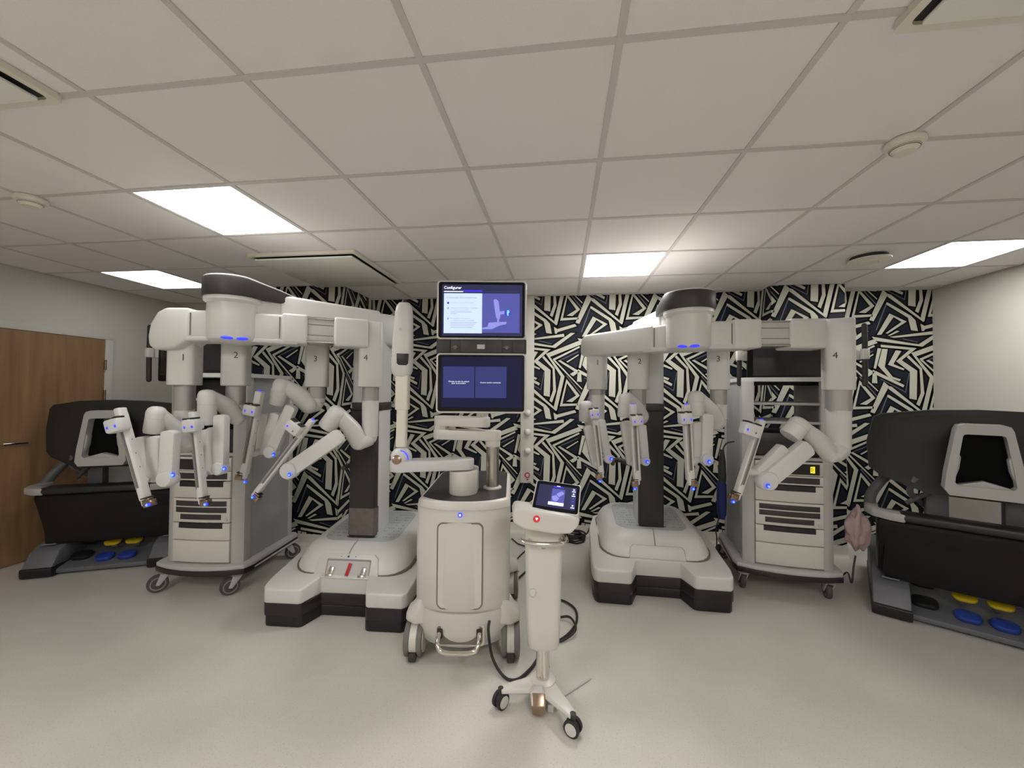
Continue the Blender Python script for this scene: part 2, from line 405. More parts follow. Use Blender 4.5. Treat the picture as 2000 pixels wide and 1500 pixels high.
# ---- ceiling with tiles and grid rails
GX, GY, G = 0.162, 1.158, 0.6
ceil = struct(MB().box(((XL+XR)/2, (YF+4.5)/2, 2.56), (XR-XL+0.4, 4.5-YF+0.4, 0.06)).build('ceiling', 'plaster', smooth=False))
LIGHTS = {(-4, 1), (-7, 3), (0, 3), (4, 3), (-4, -3), (1, -3), (-4, -5), (1, -5)}
CASS = [(-2.36, -1.49, 2.68, 3.54), (-2.60, -1.735, 0.30, 1.165), (0.90, 1.77, 0.34, 1.205)]
tm = {}
cols = [XL]+[GX+G*k for k in range(-7, 6)]+[XR]
rows = [YF]+[GY+G*j for j in range(-5, 6)]
def tile_mesh(wx, wy):
    k = (round(wx, 3), round(wy, 3))
    if k not in tm:
        b = MB().box((0, 0, 0.012), (wx-0.014, wy-0.014, 0.024), 0.003, seg=1)
        o = b.build('t', 'tile'); tm[k] = o.data; bpy.data.objects.remove(o)
    return tm[k]
for i in range(len(cols)-1):
    for j in range(len(rows)-1):
        x0, x1, y0, y1 = cols[i], cols[i+1], rows[j], rows[j+1]
        key = (round((x0-GX)/G) if i else -8, round((y0-GY)/G) if j else -6)
        if key in LIGHTS and i and j: continue
        o = bpy.data.objects.new('ceiling_tile', tile_mesh(x1-x0, y1-y0)); COL.objects.link(o)
        o.parent = ceil; o.location = V(((x0+x1)/2, (y0+y1)/2, CH+0.002+random.uniform(0, 0.0015)))-WL[ceil.name]
for x in cols[1:-1]:
    MB().box((x, (YF+4.18)/2, CH+0.0085), (0.022, 4.18-YF, 0.021)).build('grid_rail', 'tbar', ceil, smooth=False)
for y in rows[1:]:
    MB().box(((XL+XR)/2, y, CH+0.0080), (XR-XL, 0.022, 0.021)).build('grid_rail', 'tbar', ceil, smooth=False)
MB().box(((XL+XR)/2, (4.17+4.31)/2, CH+0.012), (XR-XL, 0.13, 0.024)).build('plaster_margin', 'plaster', ceil, smooth=False)
LB = {(-4, 1): 'brightly lit square ceiling panel in front of the air-conditioning cassette, near a smoke detector',
      (-7, 3): 'lit square ceiling panel above the surgeon console by the wooden door',
      (0, 3): 'lit square ceiling panel above the robot beside the coiled black cable',
      (4, 3): 'lit square ceiling panel beside the round ceiling diffuser, by the white wall'}
for (i, j) in sorted(LIGHTS):
    x, y = GX+G*i+0.3, GY+G*j+0.3
    r = empty('ceiling_light', (x, y, CH), LB.get((i, j), 'lit square ceiling panel in the front half of the room'), 'light', 'square ceiling light panels')
    MB().box((x, y, CH+0.006), (0.556, 0.556, 0.008)).build('diffuser', {(-7, 3): 'panel_light_dim', (-4, 1): 'panel_light_soft', (4, 3): 'panel_light_right'}.get((i, j), 'panel_light'), r, smooth=False)
    MB().ring(rrect(0.578, 0.578, 0.001, 1, x, y), rrect(0.557, 0.557, 0.001, 1, x, y), CH, CH+0.022).build('frame', 'lamp_trim', r, smooth=False)
CL = ['square air-conditioning cassette with a glossy panel above the robot with open base compartment',
      'ceiling air-conditioning cassette with a dark slot near the smoke detector towards the wooden door',
      'ceiling air-conditioning cassette with a dark slot near the smoke detector towards the white wall']
for (x0, x1, y0, y1), lb in zip(CASS, CL):
    cx, cy, wx, wy = (x0+x1)/2, (y0+y1)/2, x1-x0, y1-y0
    r = empty('air_conditioning_cassette', (cx, cy, CH), lb, 'air conditioner', 'ceiling air-conditioning cassettes')
    MB().ring(rrect(wx, wy, 0.02, 4, cx, cy), rrect(wx-0.05, wy-0.05, 0.02, 4, cx, cy), CH-0.022, CH+0.001).build('frame', 'ivory', r)
    MB().box((cx, cy, CH-0.006), (wx-0.045, wy-0.045, 0.010)).build('air_slot', 'ac_dark', r, smooth=False)
    MB().box((cx, cy, CH-0.034), (wx-0.085, wy-0.085, 0.014), 0.005).build('intake_panel', 'ac_panel', r)
for (px, py), lb in zip([(1767, 290), (60, 397)], ['ivory round smoke detector on the ceiling towards the white wall', 'ivory round smoke detector on the ceiling towards the wooden door']):
    p = atZ(px, py, CH-0.03)
    r = empty('smoke_detector', (p.x, p.y, CH), lb, 'smoke detector', 'smoke detectors')
    T = M.Translation((p.x, p.y, CH+0.0005)) @ M.Rotation(PI, 4, 'X')
    MB(T).lathe([(0.001, -0.0), (0.062, 0), (0.066, 0.006), (0.066, 0.016), (0.06, 0.026), (0.001, 0.026)]).build('base', 'ivory', r)
    MB(T).lathe([(0.001, 0.026), (0.05, 0.026), (0.048, 0.034), (0.04, 0.040), (0.034, 0.050), (0.001, 0.052)]).build('chamber', 'ivory', r)
    MB(T).lathe([(0.0485, 0.030), (0.0492, 0.030), (0.0470, 0.036), (0.046, 0.036)]).build('vent_slot', 'dgrey', r)
p = atZ(1697, 512, CH-0.04)
r = empty('round_air_diffuser', (p.x, p.y, CH), 'round white ceiling air diffuser with a dark gap, beside a lit panel', 'air vent')
T = M.Translation((p.x, p.y, CH+0.001)) @ M.Rotation(PI, 4, 'X')
MB(T).lathe([(0.001, 0), (0.11, 0), (0.105, 0.016), (0.001, 0.018)]).build('throat', 'ac_dark', r)
MB(T).lathe([(0.001, 0.018), (0.10, 0.020), (0.128, 0.026), (0.126, 0.032), (0.09, 0.042), (0.05, 0.046), (0.001, 0.046)]).build('disc', 'ivory', r)
MB(T).torus((0, 0, 0.044), 0.06, 0.004).build('ridge', 'ivory', r)

# ---- door on the left wall
door = struct(MB().box((XL+0.012, 2.60, 0.99), (0.024, 1.66, 1.965)).build('door_1', 'wood', smooth=False))
fr = MB()
fr.box((XL+0.016, 3.465, 0.9865), (0.030, 0.068, 1.973), 0.002); fr.box((XL+0.016, 2.60, 2.005), (0.032, 1.80, 0.062), 0.002); fr.box((XL+0.016, 1.735, 0.9865), (0.030, 0.068, 1.973), 0.002)
fr.build('door_frame', 'wall', door)
for z in (1.72, 1.42, 0.35):
    MB().cyl((XL+0.038, 3.428, z-0.05), (XL+0.038, 3.428, z+0.05), 0.009, bev=0.002).build('hinge', 'bronze', door)
hd = MB(); hd.cyl((XL+0.024, 2.70, 1.02), (XL+0.075, 2.70, 1.02), 0.010); hd.sweep([(XL+0.07, 2.69, 1.02), (XL+0.075, 2.76, 1.02), (XL+0.07, 2.84, 1.018)], 0.010)
hd.build('door_handle', 'chrome', door)

# ---- medical trunking on the back wall
a = atY(1018, 600, 4.165); b_ = atY(1043.5, 600, 4.165)
tr = empty('wall_trunking', ((a.x+b_.x)/2, 4.20, 0.53), 'white vertical medical service trunking with round outlets on patterned wall', 'trunking')
MB().box(((a.x+b_.x)/2, 4.188, (0.525+CH)/2), (b_.x-a.x, 0.040, CH-0.527), 0.004).build('channel', 'wall', tr)
for py in (807, 845, 882):
    q = atY(1030, py, 4.13)
    MB(M.Translation((q.x, 4.168, q.z)) @ M.Rotation(PI/2, 4, 'X')).lathe([(0.001, 0), (0.036, 0), (0.036, 0.010), (0.030, 0.022), (0.018, 0.032), (0.001, 0.035)]).build('gas_outlet', 'white', tr)
q = atY(1030, 928, 4.165)
MB(M.Translation((q.x, 4.168, q.z)) @ M.Rotation(PI/2, 4, 'X')).lathe([(0.001, 0), (0.028, 0), (0.028, 0.008), (0.001, 0.008)]).build('socket_ring', 'red', tr)
MB(M.Translation((q.x, 4.168, q.z)) @ M.Rotation(PI/2, 4, 'X')).lathe([(0.001, 0), (0.017, 0), (0.017, 0.011), (0.001, 0.011)]).build('socket', 'offgrey', tr)
MB(M.Translation((q.x, 4.168, q.z-0.047)) @ M.Rotation(PI/2, 4, 'X')).lathe([(0.001, 0), (0.008, 0), (0.006, 0.003), (0.001, 0.004)]).build('indicator', 'red', tr)
MB().box((q.x+0.02, 4.166, q.z-0.075), (0.03, 0.004, 0.012)).build('name_plate', 'greyink', tr)

# ============================================================ SURGICAL ROBOTS
def led(name, p, r, parent, mt='blue_led', sc=(1, 1, 1), core=True):
    o = MB().sphere(p, r, sc, seg=12).build(name, mt, parent)
    return o
def slab(p0, p1, w, t, ends=0.5):
    """flat link with rounded ends between two points, in the viewer-facing plane"""
    L = (p1-p0).length; m = frame(p0, p1)
    poly = []
    r = w/2
    for i in range(9): a = PI+PI*i/8; poly.append((r*math.cos(a), r*math.sin(a)*ends))
    for i in range(9): a = PI*i/8; poly.append((r*math.cos(a), L+r*math.sin(a)*ends))
    # polygon lies in frame x/z, extruded along frame y
    k = m @ M(((1, 0, 0, 0), (0, 0, -1, 0), (0, 1, 0, 0), (0, 0, 0, 1)))
    return MB().prism(poly, -t/2, t/2, 0.007, k, ang=50)
def make_arm(root, c):
    d = c['d']; px = c['px']; yaw = c['yaw']
    base = D(px, 760, d); X, Y = base.x, base.y
    R0 = M.Translation((X, Y, 0)) @ rotz(yaw)
    wd = c.get('w', 0.142)
    h = MB(R0).prism(rrect(wd, wd*1.08, 0.028, 3), 1.505, 1.95 if c['n'] == 4 else 1.83, 0.010 if c['n'] == 4 else .006, ang=60).build('arm', 'white', root)
    P = lambda q, off=0.0: D(q[0], q[1], d+off+(q[2] if len(q) > 2 else 0))
    zg = P((px, c['yg'])).z
    tw_ = c.get('tw', 0.098*(d/2.42)**.6); MB(R0).prism(rrect(tw_, tw_*1.06, 0.035, 5), zg-0.01, 1.506, 0).build('telescopic_tube', 'silver', h)
    T = P(c['T']); S = P(c['S'], c.get('so', -0.1)); S2 = P(c['S2'], c.get('so', -0.1)); r = c['r']
    low = MB().cyl((X, Y, zg), (X, Y, T.z+0.01), tw_*.53, tw_*.5, 0.006); low.sphere((X, Y, T.z+0.01), 0.048)
    low.build('lower_tube', 'white', h)
    bq = P(c['bulb'], -0.05) if 'bulb' in c else T+V((0, 0, -0.004))
    el = MB(); kk = d/2.42; q = S+V((0, 0, -0.008)); mid = bq.lerp(S, 0.5)+V((0, 0, 0.012)); cb_ = V((X, Y, T.z+0.005))
    el.sweep([bq, bq.lerp(mid, .6)+V((0, 0, .006)), mid, q], [0.052*kk, 0.053*kk, 0.049*kk, 0.040*kk], n=20, flat=0.9); el.sphere(bq, 0.0525*kk, (1, .92, 1))
    if (cb_-bq).length > .02: el.sweep([cb_, cb_.lerp(bq, .5)+V((0, 0, -.004)), bq], [tw_*.5, tw_*.5, .050*kk], n=8)
    el.build('elbow_link', 'white', h)
    L = (S2-S).length+r*0.6
    ax = (S2-S).normalized(); s0 = S-ax*r*0.6
    MB().lathe([(0.001, 0), (r*0.55, 0.004), (r*0.85, 0.014), (r, 0.034), (r, L*0.42), (r*0.975, L*0.425), (r*0.975, L*0.44), (r, L*0.445), (r, L-0.012), (r*0.93, L-0.002), (r*0.8, L), (0.001, L)], s0, s0+ax).build('shoulder_drum', 'white', h)
    lo = None
    for i, sl in enumerate(c['slabs']):
        o = c.get('lo', -0.12)-0.024*i
        p0 = P(sl[0], o); p1 = P(sl[1], o)
        lo = slab(p0, p1, sl[2]*.9*d/775, 0.055, 0.4).build('forearm_link', 'white', h)
        if i == len(c['slabs'])-1:
            wdt = sl[2]*d/775/2; ax2 = (p1-p0).normalized()
            m = frame(p1, p1+V((-CF.x, -CF.y, 0)).normalized(), up=(0, 0, 1))
            MB(m).lathe([(0.001, -0.03), (wdt*0.98, -0.03), (wdt*1.04, -0.022), (wdt*1.04, 0.026), (wdt*0.9, 0.036), (0.001, 0.038)]).build('wrist_cap', 'white', h)
    lp = P(c['led'], c.get('lo', -0.12)-0.085)
    led('status_light', lp, 0.0125, h, 'blue_led', (1, 0.5, 1.1)); led('status_light', lp+V((0.002, -0.005, -0.002)), 0.0065, h, 'blue_core')
    # instrument rail
    io = c.get('io', -0.27)
    it = P(c['it'], io); ib = P(c['ib'], io+c.get('ibo', 0.0)); L = (ib-it).length; m = frame(it, ib)
    rw = c.get('rw', 0.034)
    MB(m).prism(rrect(rw, 0.05, 0.010, 3), 0.0, L, 0.006, ang=50).build('instrument_rail', 'white', h)
    sd = c.get('slot', 1)
    MB(m).box((c.get('sx', 0.0), 0.0255, L*0.55), (rw*0.34, 0.002, L*0.62)).build('rail_slot', 'mgrey', h)
    MB(m).box((c.get('sx', 0.0)-rw*0.28, 0.0252, L*0.55), (rw*0.10, 0.003, L*0.66)).build('rail_edge', 'steel', h)
    for k in (0.35, 0.5, 0.65): MB(m).cyl((rw*0.5, 0.0, L*k), (rw*0.5+0.0015, 0.0, L*k), 0.003, seg=10).build('rail_screw', 'mgrey', h)
    ca = P(c['car'], io-0.055)
    k = M.Translation(ca) @ frame(V((0, 0, 0)), ib-it).to_3x3().to_4x4()
    cw = c.get('cw', 0.075)
    MB(k).box((0, 0, 0), (cw, 0.062, 0.072), 0.014).box((0, -0.03, 0.0), (cw*0.6, 0.06, 0.05), 0.006).build('carriage', 'white2', h)
    for s in (-1, 1): MB(k).box((s*cw*0.27, 0.0, -0.038), (cw*0.34, 0.045, 0.010), 0.003).build('carriage_catch', 'black', h)
    for s in c.get('cl', (-0.24, 0.3)): MB(k).sphere((s*cw, 0.030, 0.006), 0.0058, (1, 0.7, 1.4), seg=10).build('carriage_light', 'blue_led', h)
    if c.get('cd'): text(c['cd'], 0.022, k @ M.Translation((cw*0.25, 0.0318, 0.012)) @ M(((-1, 0, 0, 0), (0, 0, 1, 0), (0, 1, 0, 0), (0, 0, 0, 1))) @ M.Rotation(PI, 4, 'Z') @ M.Scale(-1, 4, (1, 0, 0)), 'ink', 'carriage_digit', h)
    if c.get('tl'): led('rail_light', it+V((0, 0, 0.002)), 0.011, h, 'blue_led', (1.0, 1, 0.5))
    # pivot bracket and clamp
    e = P(c['slabs'][0][1], c.get('lo', -0.12)); t = max(0.3, min(0.95, (e-it).dot(ib-it)/L/L)); j = it+(ib-it)*t
    MB().sweep([e+V((0, 0, 0.01)), e.lerp(j, 0.5), j+V((0, 0.02, 0))], [0.022, 0.020, 0.016], seg=12).build('pivot_bracket', 'white', h)
    m2 = frame(ib, ib+(ib-it).normalized())
    s = c.get('cs', 1)
    MB(m2).box((0.006*s, 0.0, 0.012), (0.022, 0.034, 0.035), 0.006).build('clamp_bracket', 'white', h)
    MB(m2).box((-0.020*s, 0.006, 0.022), (0.044, 0.040, 0.034), 0.004).box((-0.014*s, 0.006, 0.000), (0.034, 0.034, 0.010), 0.002).build('cannula_clamp', 'bronze', h)
    MB(m2).box((-0.016*s, 0.008, -0.010), (0.040, 0.036, 0.007), 0.002).build('clamp_lever', 'black', h)
    tp = P(c['tip'], io-0.03)
    led('clamp_light', tp, 0.0115, h, 'blue_led', (1.2, 0.7, 0.8)); led('clamp_light', tp+V((0, -0.006, 0)), 0.0062, h, 'blue_core')
    # number and sensor dot on the housing
    fx = c.get('dx', 0.0)
    tm_ = R0 @ M.Translation((fx, -wd*0.54-0.0004, (1.668 if c['n'] == 1 else 1.700) if px < 1000 else 1.718)) @ FRONT
    text(str(c['n']), 0.056, tm_, 'ink', 'arm_number', h, 'CENTER', space=1.0)
    if 'dot' in c:
        q = c['dot']
        MB(R0).cyl((q[0], q[1], 1.66), (q[0]*1.02, q[1]*1.02, 1.66), 0.007, seg=12).build('sensor_window', 'ink', h)
    return h

def make_robot(Fc, th, hub, wl, wr, arms, label, openhatch):
    xf = M.Translation((Fc[0], Fc[1], 0)) @ rotz(th)
    root = empty('surgical_robot', (Fc[0], Fc[1]+0.5, 0), label, 'surgical robot', 'four-armed surgical robots')
    U = [(-.475, .10), (-.465, .03), (-.44, 0), (-.225, 0), (-.205, .012), (-.155, .15), (.155, .15), (.205, .012), (.225, 0), (.44, 0), (.465, .03), (.475, .10), (.468, .6), (.42, .92), (.34, 1.0), (-.34, 1.0), (-.42, .92), (-.468, .6)]
    sc = lambda k: [(x*k, 0.5+(y-0.5)*k) for x, y in U]
    MB(xf).prism(sc(0.985), 0.0, 0.072, 0.008).build('floor_skirt', 'skirt2', root)
    MB(xf).prism(sc(0.998), 0.070, 0.148, 0.006).build('upper_skirt', 'skirt', root)
    zt = lambda x, y: 0.235+0.10*min(max(y, 0), 0.5)/0.5
    bz = MB(xf).prism(sc(1.0), 0.145, 0.25, 0.020, seg=3, ztop=zt).build('base', 'white', root)
    rings = []; seam = []
    zz = lambda z, y, k: z+0.08*(y-0.3)*k
    for (z, hw, y0, y1, rr, k) in ((.17, .405, .165, .97, .16, 0), (.262, .402, .165, .97, .16, .6), (.30, .396, .172, .965, .16, 1), (.352, .378, .200, .955, .15, 1), (.392, .350, .240, .94, .14, 1), (.416, .318, .285, .92, .13, 1), (.424, .288, .320, .90, .12, 1)):
        rings.append([(x, y, zz(z, y, k)) for x, y in rrect(hw*2, y1-y0, rr, 6, 0, (y0+y1)/2)])
    hood = MB(xf).loft(rings).build('hood', 'white', root, ang=60)
    rg = []
    for off in (0, 0.004):
        rg.append([(x, y, zt(x, y)-0.004 if y < .5 else zt(x, y)-0.004) for x, y in rrect(.812+off, .812, .163, 6, 0, .568)])
    MB(xf).prism(rrect(.812, .813, .163, 6, 0, .568), 0.20, 0.22, ztop=lambda x, y: zt(x, y)-0.0005+0.003).build('hood_seam', 'seam', root)
    # instruction plate on the top
    lr = lambda e: [(x, y, zz(.4255+e, y, 1)) for x, y in rrect(.535, .55, .10, 6, 0, .605)]
    MB(xf).loft([lr(-0.004), lr(0.0005)]).build('instruction_plate', 'labelgrey', root)
    ink = MB(xf); rn = random.Random(3)
    for s in (-1, 1):
        for i in range(7):
            for j in range(9):
                x = s*(0.125+0.018*(i % 7)); y = 0.40+0.05*j
                if abs(x) > 0.25 or rn.random() < 0.35: continue
                w = rn.uniform(0.006, 0.013)
                ink.box((x, y, zz(.4263, y, 1)), (w, rn.uniform(0.006, 0.02), 0.0006))
    tag(ink.build('printed_text', 'greyink', root, smooth=False), kind='stuff')
    sp = [(0.0, .345, zz(.4255, .345, 1)), (0.0, .315, zz(.4235, .315, 1)), (-.004, .285, zz(.417, .285, 1)), (-.008, .24, zz(.393, .24, 1)), (-.010, .205, zz(.357, .205, 1))]
    MB(xf).sweep(sp, 0.0025, seg=6).build('hood_split', 'seam', root)
    # hatch on the hood's front, following its lean
    def hp(x, t): # t 0 bottom .. 1 top
        y = .166+.044*t**1.7; z = .262+.098*t
        return (x, y-0.003-.05*(x*x)*0-0.0, z)
    lean = M(((1, 0, 0, 0), (0, 0.38, -0.925, .1620), (0, 0.925, 0.38, .255), (0, 0, 0, 1)))   # local xy on the hood face
    hw = 0.19
    outl = [(-hw-0.01, 0), (hw+0.01, 0), (hw, .085), (hw-.02, .104), (-hw+.02, .104), (-hw, .085)]
    if not openhatch:
        MB(xf @ lean).prism([(x*1.012, y*1.012) for x, y in outl], -0.02, 0.0035, 0).build('hatch_seam', 'seam', root)
        MB(xf @ lean).prism(outl, -0.02, 0.0055, 0.002).build('hatch', 'white', root)
    else:
        o2 = [(-hw-0.035, -.016), (hw+0.035, -.016), (hw+.015, .112), (hw-.015, .138), (-hw+.015, .138), (-hw-.015, .112)]
        MB(xf @ lean).prism(o2, -0.03, 0.006, 0.004).build('compartment_surround', 'white', root)
        MB(xf @ lean).prism(rrect(.30, .100, .006, 2, .01, .056), -0.03, 0.0072).build('compartment', 'wheelgrey', root)
        MB(xf @ lean).prism(rrect(.285, .086, .004, 2, .01, .051), -0.03, 0.0080).build('compartment_back', 'offgrey', root)
        MB(xf @ lean).box((0.01, -.006, 0.012), (.40, .012, .024), 0.005).build('compartment_sill', 'white', root)
        MB(xf @ lean @ M.Rotation(-0.2, 4, 'Z')).box((0.008, .046, 0.012), (.022, .078, .008), 0.002).build('red_tag', 'red', root)
        for s in (-1, 1):
            lt = MB(xf @ lean); lt.box((.01+s*.11, .028, .016), (.032, .060, .014), .003, M.Translation((.01+s*.11, .024, .016)) @ rotz(-.25) @ M.Translation((-.01-s*.11, -.024, -.016)))
            lt.box((.01+s*.11-.008, .004, .018), (.046, .016, .018), .003); lt.build('latch', 'chrome', root)
        for x, w in ((-.05, .006), (.0, .014), (.05, .006)): MB(xf @ lean).cyl((x, .122, .004), (x, .122, .0075), w/2, seg=10).build('port', 'ink', root)
    # column
    cy0 = .38
    MB(xf).prism(rrect(.205, .27, .06, 5, 0, cy0+.175), .40, 1.345, 0.004, ang=60).build('column', 'white2', root)
    MB(xf).prism(rrect(.185, .10, .012, 3, 0, cy0+.05), .40, 1.335, 0.004, ang=60).build('column_cover', 'colgrey', root)
    MB(xf).prism(rrect(.255, .34, .06, 5, 0, cy0+.165), .40, .434, 0.0).build('column_gasket', 'black', root)
    if openhatch:
        MB(xf).prism(rrect(.192, .106, .014, 3, 0, cy0+.05), .45, .64, 0.0).build('plastic_wrap', 'film', root)
    MB(xf).prism(rrect(.222, .30, .06, 5, 0, cy0+.165), 1.335, 1.395, 0.006, ang=60).build('column_collar', 'dgrey', root)
    MB(xf).prism(rrect(.212, .29, .06, 5, 0, cy0+.165), 1.39, 1.93, 0.010, ang=60).build('column_sleeve', 'white2', root)
    # drive handle behind the column
    dh = MB(xf); dh.sweep([(-.11, .70, .86), (-.20, .78, .88), (-.26, .74, .875), (-.27, .64, .87)], [.02, .022, .022, .018]); dh.build('drive_handle', 'dgrey', root)
    # overhead boom from column to hub
    ct = xf @ V((0, cy0+.19, 0)); hb = V((hub[0], hub[1], 0)); dv = (hb-ct); dv.z = 0; Lb = dv.length; dv.normalize()
    bf = M(((dv.x, -dv.y, 0, ct.x), (dv.y, dv.x, 0, ct.y), (0, 0, 1, 0), (0, 0, 0, 1)))   # x along the boom
    MB(bf).box((Lb*.5-.10, 0, 1.955), (Lb*.62+.12, .24, .245), .022, seg=3).build('boom', 'white', root)
    MB(bf).box((Lb*.62, 0, 1.952), (Lb*.72, .215, .215), .022, seg=3).build('boom_slide', 'white', root)
    MB(bf).box((-.02, 0, 1.945), (.30, .25, .235), .03, seg=3).build('boom_root', 'white2', root)
    # turret
    tear = []
    for i in range(15): a = -PI*0.55+PI*1.1*i/14; tear.append((Lb+.165*math.cos(a), .165*math.sin(a)))
    tear += [(Lb-.22, .125), (Lb-.42, .06), (Lb-.44, 0), (Lb-.42, -.06), (Lb-.22, -.125)]
    ztp = lambda x, y: 2.135-0.085*max(0, min(1, (Lb-.02-x)/.42))
    MB(bf).prism(tear, 2.02, 2.1, 0.012, ztop=ztp, ang=50).build('turret_cover', 'dgrey', root)
    MB(bf).prism([(Lb+(x-Lb)*.95, y*.93) for x, y in tear], 2.03, 2.1, 0.003, ztop=lambda x, y: ztp(x, y)+.006, ang=50).build('turret_lid', 'white', root)
    MB(M.Translation(hb)).lathe([(0.001, 2.03), (.150, 2.03), (.156, 2.02), (.156, 2.0), (.140, 1.985), (.140, 1.80), (.135, 1.775), (.11, 1.758), (.001, 1.752)], seg=48).build('turret', 'white', root)
    nc = V((-hb.x, -hb.y, 0)).normalized(); tx = V((-nc.y, nc.x, 0))
    for s in (-1, 1):
        MB(M(((tx.x, nc.x, 0, hb.x), (tx.y, nc.y, 0, hb.y), (0, 0, 1, 1.778), (0, 0, 0, 1)))).sphere((s*.031, .126, 0), 0.035, (1, .35, .28)).build('turret_light', 'blue_led', root)
        MB(M(((tx.x, nc.x, 0, hb.x), (tx.y, nc.y, 0, hb.y), (0, 0, 1, 1.778), (0, 0, 0, 1)))).sphere((s*.031, .1275, 0), 0.025, (1, .35, .2)).build('turret_light_core', 'blue_core2', root)
    # wings
    for (e, long_) in ((wl, 0), (wr, 1)):
        e = V((e[0], e[1], 0)); v = e-hb; L = v.length; v.normalize()
        wf = M(((v.x, -v.y, 0, hb.x), (v.y, v.x, 0, hb.y), (0, 0, 1, 0), (0, 0, 0, 1)))
        a, b = .13, L
        kn = a+(.10 if not long_ else .14)
        MB(wf).box(((a+kn)/2-.01, 0, 1.862), (kn-a+.10, .165, .165), .018, seg=3).build('wing_knuckle', 'white', root)
        MB(wf).box((kn-.03, 0, 1.862), (.006, .172, .130)).build('wing_seam', 'seam', root)
        MB(wf).box(((a+kn)/2-.01, 0, 1.778), (kn-a+.16, .17, .03), .010).build('wing_floor', 'white2', root)
        if not long_:
            if wl[0] > 0: pol = [(kn-.02, 1.95), (b-.05, 1.95), (b-.01, 1.92), (b, 1.88), (b, 1.80), (b-.03, 1.772), (kn-.02, 1.772)]
            else: pol = [(kn-.02, 1.957), (b-.10, 1.957), (b-.05, 1.93), (b-.012, 1.86), (b, 1.79), (b-.005, 1.735), (b-.04, 1.708), (kn+.06, 1.716), (kn-.02, 1.772)]
            MB(wf).prism(pol, -.09, .09, .018, M(((1, 0, 0, 0), (0, 0, 1, 0), (0, 1, 0, 0), (0, 0, 0, 1))), seg=3, ang=25).build('wing_arm', 'white', root)
        else:
            m1 = a+(b-a)*.42; m2 = a+(b-a)*.66
            MB(wf).box(((kn-.02+m1)/2, 0, 1.862), (m1-kn+.02, .18, .185), .016, seg=3).build('wing_arm', 'white', root)
            MB(wf).box(((m1+m2)/2, 0, 1.862), (m2-m1+.06, .145, .150), .004).build('slide_block', 'offgrey', root)
            for z in (1.938, 1.788): MB(wf).box(((m1+m2)/2, 0, z), (m2-m1+.06, .165, .014), .004).build('slide_rail', 'steel', root)
            for z in (1.897, 1.83): MB(wf).box(((m1+m2)/2, 0, z), (m2-m1+.02, .148, .004)).build('slide_groove', 'seam', root)
            MB(wf).box(((m2+b)/2, 0, 1.862), (b-m2, .18, .190), .018, seg=3).build('wing_end', 'white', root)
    for c in arms: make_arm(root, c)
    return root

YL, YRr = math.radians(24), math.radians(-20)
armsL = [
 dict(n=1, px=361, d=2.42, yaw=YL, yg=798, T=(359, 862), S=(306, 803), S2=(299, 846), r=.046, bulb=(362, 868),
      slabs=[((279, 856), (291, 936), 19), ((304, 856), (306, 936), 24), ((334, 846), (329, 934), 27)], led=(338, 927), it=(234, 797), ib=(285, 976), car=(227, 831), tip=(289, 986), so=-.2, lo=-.22, io=-.36, cs=-1, dx=.02),
 dict(n=2, px=461, d=2.60, yaw=YL, yg=787, T=(462, 812), S=(405, 770), S2=(404, 830), r=.049,
      slabs=[((404, 842), (405, 922), 19), ((418, 838), (415, 922), 20), ((433, 814), (431, 914), 22)], led=(438, 915), it=(378, 804), ib=(396, 974), car=(375, 831), tip=(402, 985), so=-.2, lo=-.22, io=-.38, cs=-1, dx=.02, dot=(-.0665, -.03)),
 dict(n=3, px=619, d=2.85, yaw=YL, yg=775, T=(612, 790), S=(552, 750), S2=(539, 790), r=.057, bulb=(603, 791),
      slabs=[((519, 812), (510, 884), 18), ((540, 810), (520, 884), 20), ((570, 796), (531, 882), 22)], led=(534, 888), it=(508, 764), ib=(477, 926), car=(491, 801), tip=(479, 941), so=-.12, lo=-.14, io=-.25, rw=.044, cs=1, tl=1, cw=.085, dot=(.0665, .01)),
 dict(n=4, px=724, d=2.75, yaw=YL, yg=779, w=.16, T=(717, 856), S=(660, 805), S2=(637, 836), r=.058, bulb=(701, 862),
      slabs=[((650, 862), (575, 918), 20), ((662, 852), (567, 918), 30)], led=(565, 927), it=(611, 820), ib=(502, 962), car=(575, 835), tip=(494, 971), so=-.14, lo=-.2, io=-.26, cs=-1, tl=1, rw=.034, cd='4', cl=(-.3,), cw=.095, dx=-.03, dot=(.0755, .02)),
]
